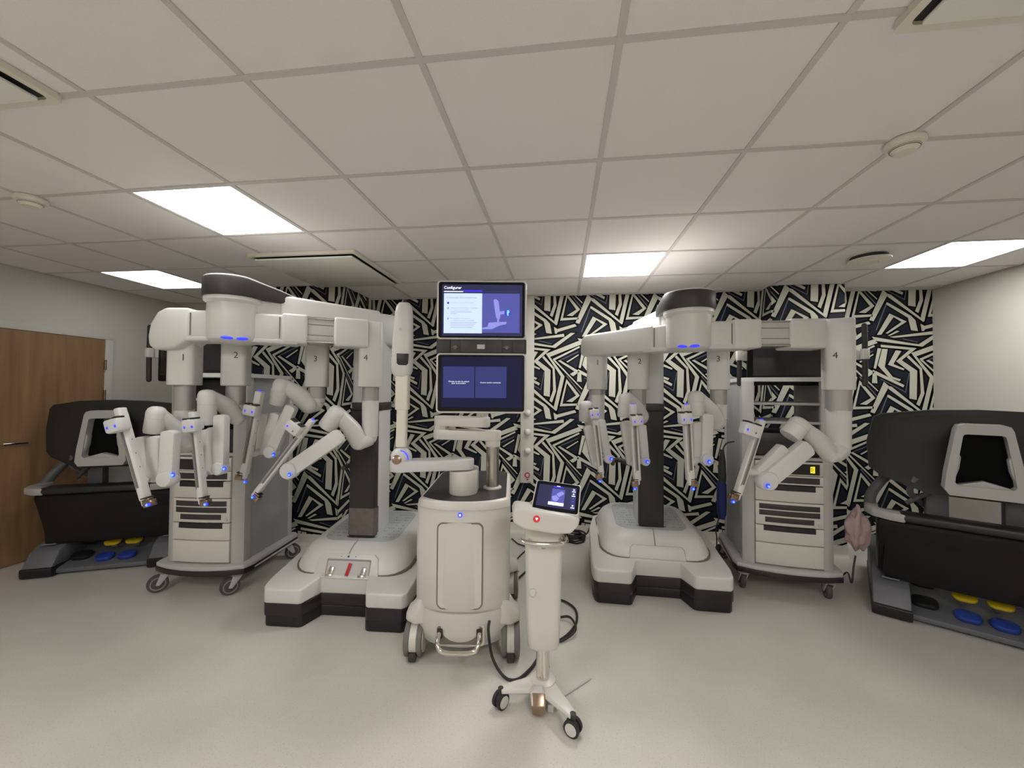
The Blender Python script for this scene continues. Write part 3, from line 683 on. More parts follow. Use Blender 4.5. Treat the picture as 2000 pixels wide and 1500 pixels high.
armsR = [
 dict(n=1, px=1166, d=3.25, yaw=YRr, yg=769, T=(1163, 836), S=(1143, 790), S2=(1143, 823), r=.048,
      slabs=[((1147, 834), (1163, 906), 17), ((1174, 822), (1187, 896), 15)], led=(1194, 896), it=(1160, 800), ib=(1174, 925), car=(1160, 808), tip=(1172, 940), so=-.14, lo=-.16, io=-.32, dx=.025, rw=.042, dot=(-.068, -.02)),
 dict(n=2, px=1246, d=3.10, yaw=YRr, yg=788, T=(1250, 812), S=(1222, 776), S2=(1219, 815), r=.050,
      slabs=[((1222, 826), (1235, 904), 22), ((1253, 832), (1259, 900), 16)], led=(1264, 902), it=(1236, 790), ib=(1244, 938), car=(1243, 821), tip=(1240, 955), so=-.14, lo=-.16, io=-.32, rw=.05, tl=1, cw=.085, dx=.025, dot=(-.068, -.02)),
 dict(n=3, px=1403, d=2.82, yaw=YRr, yg=787, T=(1400, 822), S=(1359, 772), S2=(1359, 812), r=.051, bulb=(1398, 824),
      slabs=[((1363, 828), (1364, 898), 24), ((1380, 812), (1378, 896), 22)], led=(1385, 902), it=(1340, 790), ib=(1348, 938), car=(1338, 817), tip=(1354, 955), so=-.16, lo=-.17, io=-.3, rw=.046, tl=1, cw=.08, cs=-1, dx=.0),
 dict(n=4, px=1637, d=2.50, yaw=YRr, yg=798, w=.152, tw=.126, T=(1643, 878), S=(1562, 829), S2=(1541, 853), r=.060, bulb=(1621, 887),
      slabs=[((1528, 876), (1478, 925), 22), ((1574, 874), (1496, 938), 34)], led=(1500, 949), it=(1487, 820), ib=(1440, 965), car=(1465, 839), tip=(1432, 980), so=-.12, lo=-.17, io=-.23, rw=.036, tl=1, cd='4', cl=(-.3,), cw=.10, dx=-.03, dot=(.073, .03)),
]
make_robot((-1.40, 2.32), math.radians(3), (-1.96, 2.16), (-2.40, 2.10), (-1.33, 2.575), armsL,
           'white four-armed surgical robot with an open base compartment and red tag, beside the grey-sided tower', True)
make_robot((0.695, 2.86), math.radians(-1), (0.83, 2.75), (0.21, 3.38), (1.66, 2.79), armsR,
           'white four-armed surgical robot with a closed base hatch, beside the coiled black cable', False)

# ============================================================ VISION TOWERS
def caster(xf, x, y, a, r, parent, name='caster'):
    t = xf @ M.Translation((x, y, 0)) @ rotz(a)
    q = M.Rotation(PI/2, 4, 'Y')
    wh = MB(t @ M.Translation((-.016, 0.045, r)) @ q).lathe([(r*.70, 0), (r*.95, 0), (r, .006), (r, .026), (r*.95, .032), (r*.70, .032)], seg=32).build(name, 'tyregrey', parent)
    MB(t @ M.Translation((-.016, 0.045, r)) @ q).lathe([(.001, .003), (r*.60, .003), (r*.64, -.001), (r*.74, -.001), (r*.74, .033), (r*.64, .033), (r*.60, .029), (.001, .029)], seg=32).build('wheel_disc', 'wheelgrey', wh)
    MB(t @ M.Translation((-.0175, .045, r)) @ q).lathe([(.001, 0), (r*.16, 0), (r*.16, .035), (.001, .035)], seg=14).build('axle', 'silver', wh)
    for s in (-1, 1):
        MB(t).prism([(.058, r-.006), (.036, r-.012), (-.035, 2*r+.012), (.03, 2*r+.014)], s*.024-.004, s*.024+.004, .002, M(((0, 0, 1, 0), (1, 0, 0, 0), (0, 1, 0, 0), (0, 0, 0, 1)))).build('fork', 'tgrey', wh)
    MB(t).lathe([(.001, 2*r+.004), (.040, 2*r+.004), (.043, 2*r+.014), (.043, 2*r+.020), (.001, 2*r+.020)]).build('swivel', 'wheelgrey', wh)
    return wh
def make_tower(Fc, th, mon_p, mon_yaw, label, extras, yellow, cam_ang):
    xf = M.Translation((Fc[0], Fc[1], 0)) @ rotz(th)
    root = empty('vision_tower', (Fc[0], Fc[1]+0.35, 0), label, 'equipment cart', 'grey vision towers with stacked drawers')
    out = [(-.355, .13), (-.34, .06), (-.22, .018), (-.10, -.002), (0, -.008), (.10, -.002), (.22, .018), (.33, .06), (.35, .13), (.335, .70), (.30, .74), (-.30, .74), (-.335, .70)]
    MB(xf).prism([(x, y) for x, y in out], .185, .215, .006).build('base_plate', 'tgrey', root)
    MB(xf).prism([(x*1.008, .37+(y-.37)*1.01) for x, y in out], .148, .188, .006).build('base_bumper', 'skirt', root)
    MB(xf).box((0, .40, .145), (.50, .56, .05), .01).build('undertray', 'offgrey', root)
    for s in (-1, 1):
        MB(xf).box((s*.348, .42, .168), (.016, .56, .012), .004).build('side_rail', 'tgrey', root)
    for x, y, a in ((-.29, .09, cam_ang[0]), (.26, .09, cam_ang[1]), (-.27, .66, cam_ang[2]), (.27, .66, cam_ang[3])): caster(xf, x, y, a, .0625, root)
    # side panels with chamfered front columns
    for s in (-1, 1):
        pol = [(s*.218, .070), (s*.262, .078), (s*.292, .105), (s*.292, .175), (s*.25, .175), (s*.218, .13)]
        MB(xf).prism(pol, .213, 1.575, .004, ang=50).build('front_column', 'tgrey', root)
        MB(xf).box((s*.268, .42, .895), (.030, .50, 1.36), .006).build('side_panel', 'tside', root)
        MB(xf).box((s*.272, .665, .895), (.040, .05, 1.36), .010).build('rear_column', 'tgrey', root)
        MB(xf).box((s*.250, .655, .25), (.06, .06, .07), .006).build('foot_block', 'tgrey', root)
    MB(xf).box((0, .40, .61), (.47, .52, .78), .0).build('cabinet', 'tside', root)
    # fascias
    cur = lambda x: -.012*math.cos(x/.22*PI/2)
    def fascia(z0, z1, name, mt='warm'):
        o = [(-.215, .07)]+[(x, .058+cur(x)) for x in [-.215+.043*i for i in range(11)]]+[(.215, .07), (.215, .12), (-.215, .12)]
        return MB(xf).prism(o, z0+.002, z1-.002, .0025, ang=50).build(name, mt, root)
    def slot(par, z0, z1, w, mt='dgrey', dep=.0):
        wv = w/2
        n = 8; o = []
        for i in range(n+1): x = -wv+2*wv*i/n; o.append((x, .056+cur(x)))
        for i in range(n+1): x = wv-2*wv*i/n; o.append((x, .10))
        b = MB(xf).prism(o, z0, z1, .0015, ang=50); return b.build('slot', mt, par)
    def recess(par, z0, z1, w): # finger pull at the top of a drawer
        wv = w/2; o = [(-wv, .054), (wv, .054), (wv*.94, .10), (-wv*.94, .10)]
        o = [(x, .0555+cur(x)) for x in (-wv, -wv/2, 0, wv/2, wv)]+[(wv, .1), (-wv, .1)]
        return MB(xf).prism(o, z0, z1, 0).build('finger_pull', 'black', par)
    f = fascia(.885, .985, 'generator_fascia'); slot(f, .895, .972, .385, 'black')
    if yellow:
        MB(xf).box((.13, .052, .933), (.065, .006, .050), .003).build('yellow_label', 'clabel', f)
        for z in (.945, .935, .925): MB(xf).box((.13, .0485, z), (.035 if z != .935 else .045, .001, .003)).build('label_text', 'ink', f)
    f = fascia(.815, .885, 'slot_fascia'); slot(f, .828, .872, .385, 'dgrey')
    f = fascia(.690, .812, 'drawer'); recess(f, .772, .811, .33)
    f = fascia(.512, .688, 'vent_fascia')
    for z, w in ((.650, .385), (.604, .385), (.554, .31)): slot(f, z-.019, z+.019, w, 'dgrey')
    MB(xf @ M.Translation((.190, .052, .535)) @ M.Rotation(PI/2, 4, 'X')).lathe([(.001, -.01), (.012, -.01), (.012, .004), (.001, .005)]).build('lock', 'offgrey', f)
    f = fascia(.385, .510, 'drawer'); recess(f, .472, .509, .33)
    fascia(.225, .383, 'drawer')
    MB(xf).box((0, .37, 1.000), (.52, .57, .022), .006).build('cabinet_top', 'tgrey', root)
    # open shelves
    for z in (1.265, 1.405): MB(xf).box((0, .37, z), (.505, .54, .020), .006).build('shelf', 'tgrey', root)
    MB(xf).box((0, .36, 1.10), (.44, .48, .175), .012).build('video_unit', 'black', root)
    if extras == 'L':
        MB(xf).box((-.02, .40, 1.49), (.36, .40, .13), .012).build('recorder', 'black', root)
    rim = MB(xf); o = rrect(.60, .64, .10, 5, 0, .385); i_ = rrect(.53, .57, .075, 5, 0, .385)
    rim.ring(o, i_, 1.572, 1.602).build('top_rim', 'white2', root)
    MB(xf).box((0, .39, 1.577), (.54, .56, .012), .003).build('top_shelf', 'tgrey', root)
    # monitor on a mast
    mp = V(mon_p)
    pc = xf @ V((0, .50, 0)); MB().cyl(V((pc.x, pc.y, 1.57)), V((pc.x, pc.y, 1.72)), .03).sweep([V((pc.x, pc.y, 1.72)), V(((pc.x+mp.x)/2, (pc.y+mp.y)/2+.05, 1.76)), V((mp.x, mp.y+.05, 1.775))], [.032, .03, .03]).build('monitor_mount', 'dgrey', root)
    mm = M.Translation((mp.x, mp.y, 1.775)) @ rotz(mon_yaw)
    mo = MB(mm).box((0, .03, 0), (.70, .05, .46), .016, seg=3).build('monitor', 'bezel_black', root)
    MB(mm).box((0, .004, .01), (.63, .003, .385), .001).build('screen', 'screen_grey', mo)
    for s in (-1, 1):
        MB(mm).box((s*.375, .04, .0), (.09, .035, .075), .006).build('handle_bracket', 'white', mo)
        MB(mm).sweep([(s*.415, -.005, .21), (s*.415, -.008, .0), (s*.415, -.005, -.22)], .0175, seg=14).sphere((s*.415, -.005, .21), .0175).sphere((s*.415, -.005, -.22), .0175).build('handle', 'rubber', mo)
        MB(mm).box((s*.415, -.008, .0), (.044, .044, .078), .008).build('handle_clip', 'white', mo)
    return root, xf
tl, xl = make_tower((-2.60, 2.55), math.radians(4), (-2.90, 2.80, 0), math.radians(-3), 'grey-sided vision tower with stacked cream drawers, standing between wooden-door console and robot', 'L', False, (math.radians(138), math.radians(140), math.radians(-30), math.radians(-40)))
tr_, xr = make_tower((1.64, 3.09), math.radians(-9), (1.78, 3.24, 0), math.radians(-6), 'vision tower with a yellow label on its top fascia, beside the hanging blue pouch', 'R', True, (math.radians(0), math.radians(-5), math.radians(60), 0))
# pouch hanging at the side of the tower
pr = []
for z, w, dd in ((.46, .03, .02), (.50, .045, .03), (.62, .05, .032), (.74, .05, .030), (.76, .042, .024)):
    pr.append([(x, y, z) for x, y in rrect(dd*2, w*2, .02, 4, -.395, .30)])
po = empty('hanging_pouch', (xr @ V((-.395, .30, 0))) + V((0, 0, .46)), 'narrow dark blue pouch hanging on the side of the yellow-labelled tower', 'pouch')
MB(xr).loft(pr).build('pouch_body', 'pouch', po)
MB(xr).loft([[(x, y, z) for x, y in rrect(dd*2, w*2, .018, 4, -.390, .30)] for z, w, dd in ((.755, .04, .022), (.80, .042, .026), (.93, .038, .022), (1.02, .02, .012))]).build('pouch_flap', 'rubber', po)
MB(xr).sweep([(-.39, .30, 1.0), (-.36, .30, 1.07), (-.300, .30, 1.09)], .006, seg=8).build('strap', 'rubber', po)

# ============================================================ SURGEON CONSOLES
def make_console(Fc, th, label):
    xf = M.Translation((Fc[0], Fc[1], 0)) @ rotz(th)
    root = empty('surgeon_console', (Fc[0], Fc[1]+0.4, 0), label, 'surgeon console', 'dark grey surgeon consoles')
    YZX = M(((0, 0, 1, 0), (1, 0, 0, 0), (0, 1, 0, 0), (0, 0, 0, 1)))    # poly (y,z) extruded along x
    for s in (-1, 1):
        f = MB(xf).prism([(-.02, .075), (.06, .185), (.30, .285), (.90, .30), (.92, .06), (.0, .06)], s*.405-.095, s*.405+.095, .018, YZX).build('foot', 'cfoot', root)
        MB(xf).prism([(-.03, .075), (-.025, .012), (.0, .0), (.90, .0), (.92, .07), (-.02, .08)], s*.405-.099, s*.405+.099, .008, YZX).build('foot_skirt', 'skirt2', f)
        MB(xf).box((s*.405, .10, .226), (.09, .03, .004), .001, M.Translation((0, 0, 0))).build('foot_mark', 'greyink', f)
    MB(xf).prism([(.02, .015), (.02, .05), (.20, .075), (.46, .13), (.62, .30), (.64, .015)], -.315, .315, .008, YZX).build('pedal_tray', 'cfoot', root)
    # pedals: blue below, yellow above
    for x in (-.05, .10):
        pl = MB(xf @ M.Translation((x, .12, .085)) @ M.Rotation(.22, 4, 'X')).prism(rrect(.12, .10, .045, 6), -.018, .018, .012).build('pedal', 'pedal_blue', root)
        pu = MB(xf @ M.Translation((x, .21, .175)) @ M.Rotation(.35, 4, 'X')).prism(rrect(.115, .085, .04, 6), -.012, .012, .008).build('pedal', 'yellow', root)
        MB(xf).box((x, .27, .145), (.05, .10, .05), .01).build('pedal_arm', 'mgrey', root)
    for y, z in ((.17, .095), (.28, .19)):
        MB(xf @ M.Translation((-.235, y, z)) @ M.Rotation(.3, 4, 'X')).prism(rrect(.13, .10, .04, 6), -.016, .016, .010).build('pedal', 'black', root)
    # lower body, dark front
    MB(xf).prism([(.16, .24), (.02, .62), (.06, .672), (.24, .672), (.30, .24)], -.47, .47, .022, YZX).build('lower_body', 'lowdark', root)
    MB(xf).prism([(.10, .22), (.06, .55), (.03, .63), (.20, .64), (.34, .22)], -.44, .44, .02, YZX).build('knee_panel', 'lowdark', root)
    # armrest
    ar = MB(xf); ar.box((0, -.015, .685), (.74, .135, .055), .02, seg=3); ar.build('armrest', 'black', root)
    for s in (-1, 1):
        pol = [(s*.34, -.085), (s*.42, -.07), (s*.50, -.01), (s*.535, .08), (s*.53, .22), (s*.46, .22), (s*.46, .06), (s*.40, .03), (s*.34, .03)]
        MB(xf).prism(pol, .655, .708, .010).build('armrest_end', 'cgrey2', root)
        MB(xf).sweep([(s*.50, .16, .66), (s*.495, .24, .75), (s*.43, .30, .86), (s*.36, .34, .93)], [.036, .032, .030, .034], flat=1.2).build('head_strut', 'cgrey', root)
        MB(xf).sweep([(s*.27, .10, .93), (s*.30, .16, .82), (s*.22, .28, .72)], [.018, .018, .018], seg=12).build('hand_link', 'cgrey', root)
        MB(xf).sweep([(s*.16, .12, .86), (s*.24, .18, .80), (s*.31, .22, .73)], [.016, .016, .016], seg=12).build('hand_link', 'cgrey', root)
        MB(xf).box((s*.17, .22, .76), (.11, .09, .32), .02).build('mast', 'cgrey', root)
    # head
    fr = [(-.505, .96), (-.515, 1.14), (-.48, 1.315), (-.44, 1.345), (-.22, 1.38), (0, 1.39), (.22, 1.38), (.44, 1.345), (.48, 1.315), (.515, 1.14), (.505, .96), (.45, .915), (.22, .835), (-.22, .835), (-.45, .915)]
    rings = []
    for y, k, dz in ((.06, .90, .02), (.03, .95, .01), (.03, 1.0, 0), (.12, 1.0, 0), (.50, .93, -.02), (.60, .80, -.02)):
        rings.append([(x*k, y+.16*(abs(x)/.5)**2*(1 if y < .3 else .2), 1.12+(z-1.12)*k+dz) for x, z in fr])
    rings[0] = [(x*.90, .045+.16*(abs(x)/.5)**2-.02, 1.12+(z-1.12)*.90) for x, z in fr]
    MB(xf).loft(rings[:1]+rings[2:], bevel=.0).build('head', 'chgrey', root, ang=55)
    # viewer
    vs = .76
    o = [(x*vs, z) for x, z in ((-.150, 1.27), (-.135, 1.295), (-.10, 1.305), (.10, 1.305), (.135, 1.295), (.150, 1.27), (.205, 1.00), (.218, .90), (.19, .865), (-.19, .865), (-.218, .90), (-.205, 1.00))]
    i_ = [(x*vs, z) for x, z in ((-.112, 1.228), (-.106, 1.238), (-.09, 1.243), (.09, 1.243), (.106, 1.238), (.112, 1.228), (.148, 1.03), (.158, .945), (.14, .930), (-.14, .930), (-.158, .945), (-.148, 1.03))]
    vf = FRONT
    MB(xf).ring(o, i_, -.07, .055, vf).build('viewer_frame', 'cgrey2', root, ang=25)
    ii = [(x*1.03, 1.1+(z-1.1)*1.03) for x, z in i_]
    MB(xf).prism(ii, -.02, -.015, 0, vf).build('viewer_recess_shade', 'recess_shade', root)  # flat near-black plate, painted to stand for shade inside the viewer opening
    MB(xf).prism([(-.115, .93), (0, .965), (.115, .93), (.105, .92), (-.105, .92)], -.01, .045, .003, vf).build('chin_rest', 'cgrey2', root)
    for s in (-1, 1): MB(xf).prism([(s*.108, 1.14), (s*.092, 1.10), (s*.100, 1.03), (s*.118, .97)], -.01, .046, .006, vf).build('temple_pad', 'cgrey2', root)
    return root, xf
cl_, xcl = make_console((-3.68, 2.80), math.radians(23), 'dark grey surgeon console with an eyepiece frame, standing beside the wooden door')
cr_, xcr = make_console((2.52, 2.74), math.radians(-33), 'dark grey surgeon console with yellow and blue pedals beside the white wall')
# crumpled pink cloth hung on the console
from mathutils import noise as NZ
b = bmesh.new(); bmesh.ops.create_icosphere(b, subdivisions=4, radius=1)
cp = V((2.07, 3.10, .53))
for v in b.verts:
    n = v.co.normalized(); k = 1+0.40*NZ.noise(n*1.8+V((4, 1, 2)))+0.10*NZ.noise(n*4.0)
    v.co = V((n.x*.075*k*(1-.45*max(0, n.z)), n.y*.05*k, n.z*.15*k))
cb = MB(M.Translation(cp)); cb.bm.free(); cb.bm = b
tag(cb.build('pink_cloth', 'pink', ang=80), 'crumpled dull pink cloth hanging on the side of the console by the white wall', 'cloth')

# ============================================================ CENTRE CART
CFx = M(((math.cos(YAW), -math.sin(YAW), 0, 0), (math.sin(YAW), math.cos(YAW), 0, 0), (0, 0, 1, 0), (0, 0, 0, 1)))
CX0, CD0 = -0.265, 2.14
cx = CFx @ M.Translation((CX0, CD0, 0))       # local: x right, y away from the lens, front at y=0
cart = empty('navigation_cart', cx @ V((0, .42, 0)), 'white wheeled navigation cart carrying two stacked monitors and a jointed arm', 'medical cart')
def cartring(hw, y0, y1, bulge, r, z):
    p = []
    n = 24
    for i in range(n+1):                      # convex front
        t = -1+2*i/n; p.append((hw*t, y0+bulge*(abs(t)**2.6), z))
    for x, y in rrect(hw*2, 2*r+.02, r, 5)[0:6]: p.append((x, y1-(r+.01)+y, z))
    for x, y in rrect(hw*2, 2*r+.02, r, 5)[6:12]: p.append((x, y1-(r+.01)+y, z))
    return p
CR_ = [cartring(.246, .015, .86, .09, .10, .285), cartring(.259, .0, .88, .10, .10, .31), cartring(.261, .0, .885, .10, .10, .60), cartring(.259, .004, .885, .10, .10, .845), cartring(.255, .010, .88, .10, .10, .872), cartring(.245, .020, .872, .10, .095, .882)]
MB(cx).loft(CR_).build('body', 'warm', cart, ang=60)
MB(cx).loft([cartring(.2612, -.0012, .886, .10, .10, .838), cartring(.2612, -.0012, .886, .10, .10, .841)]).build('body_seam', 'offgrey', cart)
MB(cx).loft([cartring(.236, .030, .862, .10, .09, .875), cartring(.236, .030, .862, .10, .09, .8845)]).build('top_plate', 'dgrey', cart)
LR = [cartring(.205, .05, .82, .09, .10, .085), cartring(.238, .022, .85, .10, .10, .105), cartring(.249, .006, .87, .10, .10, .18), cartring(.255, .0, .88, .10, .10, .29)]
MB(cx).loft(LR).build('lower_body', 'warm', cart, ang=60)
for sx in (-1, 1):
    for y in (.13, .76):
        pol = [(sx*.20, y-.06), (sx*.265, y-.07), (sx*.318, y-.03), (sx*.322, y+.05), (sx*.27, y+.13), (sx*.20, y+.14)]
        k = MB(cx).loft([[(x, yy, .195) for x, yy in pol], [(x, yy, .245) for x, yy in pol], [(sx*.2+(x-sx*.2)*.72, yy, .275) for x, yy in pol], [(sx*.2+(x-sx*.2)*.40, yy, .335) for x, yy in pol]], bevel=.016, seg=3).build('wheel_fender', 'warm', cart)
        g = cx @ M.Translation((sx*.268, y+.0, .095)) @ rotz(.0)
        q = M.Rotation(PI/2, 4, 'Y')
        cs = MB(g @ q).lathe([(.001, -.024), (.082, -.024), (.088, -.018), (.088, .018), (.082, .024), (.001, .024)], seg=36).build('caster', 'warm', cart)
        for s in (-1, 1):
            MB(g @ q).lathe([(.07, s*.026), (.090, s*.022), (.095, s*.030), (.095, s*.046), (.088, s*.050), (.078, s*.050), (.078, s*.026)], seg=36).build('tyre', 'seam', cs)
            MB(g @ q).lathe([(.001, s*.030), (.078, s*.030), (.074, s*.053), (.001, s*.056)], seg=36).build('wheel_disc', 'warm', cs)
        MB(g).box((0, -.075, -.062), (.042, .03, .05), .006).build('brake_tab', 'dgrey', cs)
# front door panel, light, handle
def bow(poly, m, lift):
    """push a panel drawn upright onto the convex cart front"""
    return [(x, lift+.10*(abs(x)/.26)**2.6, z) for x, z in poly]
o = rrect(.250, .460, .034, 10, -.008, .545)
MB(cx).loft([bow(o, None, .02), bow(o, None, -.0046)]).build('door_seam', 'olive', cart)
o = rrect(.235, .445, .028, 10, -.008, .545)
MB(cx).loft([bow(o, None, .02), bow(o, None, -.0058)], bevel=0).build('front_panel', 'warm', cart)
g = cx @ M.Translation((-.008, -.001, .818)) @ M.Rotation(PI/2, 4, 'X')
MB(g).lathe([(.001, 0), (.0125, 0), (.0125, .003), (.001, .004)]).build('power_ring', 'blue_led', cart)
MB(g).lathe([(.001, 0), (.006, 0), (.006, .005), (.001, .006)]).build('power_light', 'scr_white', cart)
MB(cx).loft([bow(rrect(.265, .115, .02, 5, -.006, .172), None, .03), bow(rrect(.265, .115, .02, 5, -.006, .172), None, .004)]).build('handle_surround', 'chrome', cart)
MB(cx).loft([bow(rrect(.245, .095, .016, 5, -.006, .172), None, .03), bow(rrect(.245, .095, .016, 5, -.006, .172), None, .0025)]).build('handle_recess', 'olive', cart)
for s in (-1, 1): MB(cx).box((s*.105-.006, .008, .185), (.03, .02, .05), .008).build('handle_socket', 'black', cart)
MB(cx).sweep([(-.113, .005, .19), (-.113, -.05, .165), (-.085, -.065, .135), (0, -.068, .128), (.075, -.065, .135), (.101, -.05, .165), (.101, .005, .19)], .0115, n=40, seg=14).build('pull_handle', 'chrome', cart)
# monitor pole
PX, PY = D(962, 920, 2.46).x, D(962, 920, 2.46).y
MB(M.Translation((PX, PY, 0))).lathe([(.001, .880), (.056, .880), (.056, .893), (.050, .897), (.001, .897)]).build('pole_collar', 'warm', cart)
MB().cyl((PX, PY, .885), (PX, PY, 1.165), .040, bev=.002, seg=36).build('pole', 'steel', cart)
pe = D(863, 840, 2.52); pm = D(942, 820, 2.44)
def hlink(p, q, r, z0, z1):
    p = V((p[0], p[1], 0)); q = V((q[0], q[1], 0)); v = q-p; L = v.length; v.normalize()
    m = M(((v.x, -v.y, 0, p.x), (v.y, v.x, 0, p.y), (0, 0, 1, 0), (0, 0, 0, 1))); po = []
    for i in range(11): a = PI/2+PI*i/10; po.append((r*math.cos(a), r*math.sin(a)))
    for i in range(11): a = -PI/2+PI*i/10; po.append((L+r*math.cos(a), r*math.sin(a)))
    return MB(m).prism(po, z0, z1, .008, ang=50)
hlink((PX, PY), (pe.x, pe.y), .052, 1.178, 1.240).build('lower_swing_arm', 'warm', cart)
MB().cyl((PX, PY, 1.14), (PX, PY, 1.20), .046, bev=.004).build('swing_hub', 'warm', cart)
hlink((pe.x, pe.y), (pm.x, pm.y), .048, 1.262, 1.325).build('upper_swing_arm', 'warm', cart)
MB().cyl((pe.x, pe.y, 1.20), (pe.x, pe.y, 1.30), .045, bev=.004).build('elbow_joint', 'warm', cart)
MB().cyl((pm.x, pm.y, 1.30), (pm.x, pm.y, 1.50), .036).build('monitor_post', 'warm', cart)
# monitors
md = 2.36
def mp_(x, y, e=0.0): return D(x, y, md-e)
c0 = mp_(940.5, 678); mz = lambda y: D(940, y, md).z
mx = M.Translation((c0.x, c0.y, 0)) @ CFx
mw = (1028-853)*md/775
def mon(y0, y1, nm):
    za, zb = mz(y1), mz(y0)
    o = MB(mx).prism(rrect(mw, zb-za, .022, 6, 0, (za+zb)/2), -.035, .012, .006, FRONT, ang=50).build(nm, 'warm', cart)
    MB(mx).prism(rrect(mw-.022, zb-za-.022, .014, 5, 0, (za+zb)/2), 0, .0135, 0, FRONT).build('bezel', 'glassblack', o)
    return o, za, zb
m_up, za, zb = mon(548, 664, 'monitor'); m_lo, zc, zd = mon(690, 807, 'monitor')
MB(mx).box((0, .012, (mz(664)+mz(690))/2), (mw, .045, mz(664)-mz(690)+.004), .003).build('hinge_bar', 'dgrey', cart)
for x, w in ((-.22, .07), (.22, .07), (0, .245)): MB(mx).box((x, -.014, (mz(664)+mz(690))/2), (w, .012, mz(664)-mz(690)-.004), .002).build('hinge_cover', 'dgrey', cart)
for x in (-.155, .15): MB(mx).sphere((x, -.014, mz(679)), .013, (1, .5, 1)).box((x, -.014, mz(679)), (.04, .008, .006), .001).build('hinge_pin', 'mgrey', cart)
MB(mx).box((-.002, -.0205, mz(678)), (.045, .002, .026)).build('rating_label', 'offgrey', cart)
S6 = lambda x, y: ((740+x/4.412-940.5)*md/775, D(940, 530+y/4.412, md).z)
def scr(par, x0, y0, x1, y1, mt, e, name='screen_tile', r=0):
    a = S6(x0, y0); b = S6(x1, y1); w = b[0]-a[0]; h = a[1]-b[1]
    return MB(mx).prism(rrect(w, h, r or .0006, 3 if r else 1, (a[0]+b[0])/2, (a[1]+b[1])/2), .0130, .0135+e, 0, FRONT).build(name, mt, par)
def stx(par, s, x, y, px, mt, align='LEFT', e=.0020, bold=0.0):
    a = S6(x, y)
    return text(s, px/4.412*md/775*1.25, mx @ M.Translation((a[0], -.0135-e, a[1])) @ FRONT, mt, 'screen_text', par, align, bold, .0002)
scr(m_up, 545, 118, 1232, 560, 'scr_bg', .0004, 'screen')
stx(m_up, 'Configurer', 560, 146, 27, 'scr_white', bold=.0004)
scr(m_up, 560, 174, 724, 182, 'scr_white', .0010); scr(m_up, 724, 165, 890, 180, 'scr_bar', .0010); scr(m_up, 890, 175, 1210, 178, 'scr_tile', .0010)
scr(m_up, 560, 193, 888, 537, 'scr_card', .0010); scr(m_up, 888, 193, 1210, 532, 'scr_blue', .0008)
stx(m_up, 'Connectez les accessoires', 585, 230, 19, 'scr_cardtext', bold=.0002)
for i, (y, n, ls) in enumerate(((277, 1, ['Connectez le guide de cathéter']), (322, 0, ['Sécurisez le connecteur du capteur', 'et connectez le cathéter']), (412, 0, ['Faites glisser la housse et', 'connectez la sonde compatible']))):
    a = S6(596, y)
    MB(mx @ M.Translation((a[0], -.0135, a[1])) @ M.Rotation(PI/2, 4, 'X')).lathe([(.001, 0), (.0066, 0), (.0066, .0014), (.001, .0016)], seg=18).build('step_dot', 'scr_bar' if n else 'scr_cardtext', m_up)
    for j, t in enumerate(ls): stx(m_up, t, 618, y-2+17*j, 13, 'scr_cardtext')
for j in range(2): scr(m_up, 618, 352+14*j, 800-130*j, 356+14*j, 'scr_cardtext', .0014, 'text_line')
for j in range(4): scr(m_up, 618, 443+14*j, 840-12*j, 447+14*j, 'scr_cardtext', .0014, 'text_line')
def spoly(par, P, mt, e, name): return MB(mx).prism([S6(*p) for p in P][::-1], .0130, .0135+e, 0, FRONT).build(name, mt, par)
spoly(m_up, [(985, 250), (1000, 240), (1015, 246), (1030, 262), (1046, 392), (1035, 415), (1010, 405), (1000, 350)], 'scr_robot', .0016, 'screen_drawing')
spoly(m_up, [(1000, 350), (1080, 342), (1080, 370), (1006, 378)], 'scr_robot', .0019, 'screen_drawing')
spoly(m_up, [(1018, 412), (1036, 412), (1032, 455), (1018, 455)], 'scr_robot', .0013, 'screen_drawing')
spoly(m_up, [(892, 488), (935, 480), (945, 445), (1000, 440), (1098, 436), (1098, 456), (1040, 468), (1010, 482), (975, 500), (892, 502)], 'scr_robot', .0016, 'screen_drawing')
a = S6(1108, 360)
MB(mx @ M.Translation((a[0], -.0135, a[1])) @ M.Rotation(PI/2, 4, 'X')).lathe([(.001, 0), (.0165, 0), (.0165, .0021), (.001, .0021)], seg=24).build('screen_mark', 'scr_bar', m_up)
spoly(m_up, [(1102, 338), (1120, 336), (1124, 356), (1114, 366), (1118, 382), (1104, 384), (1100, 360)], 'scr_cyan', .0026, 'screen_mark')
scr(m_lo, 545, 742, 1232, 1172, 'scr_low', .0004, 'screen')
scr(m_lo, 560, 823, 827, 1091, 'scr_tile', .0009); scr(m_lo, 835, 823, 1102, 1091, 'scr_tile', .0009)
stx(m_lo, 'Chargez un plan du patient', 694, 951, 13, 'scr_white', 'CENTER'); stx(m_lo, 'pour la procédure', 694, 967, 13, 'scr_white', 'CENTER')
stx(m_lo, 'Aucune caméra connectée', 966, 959, 13, 'scr_white', 'CENTER')
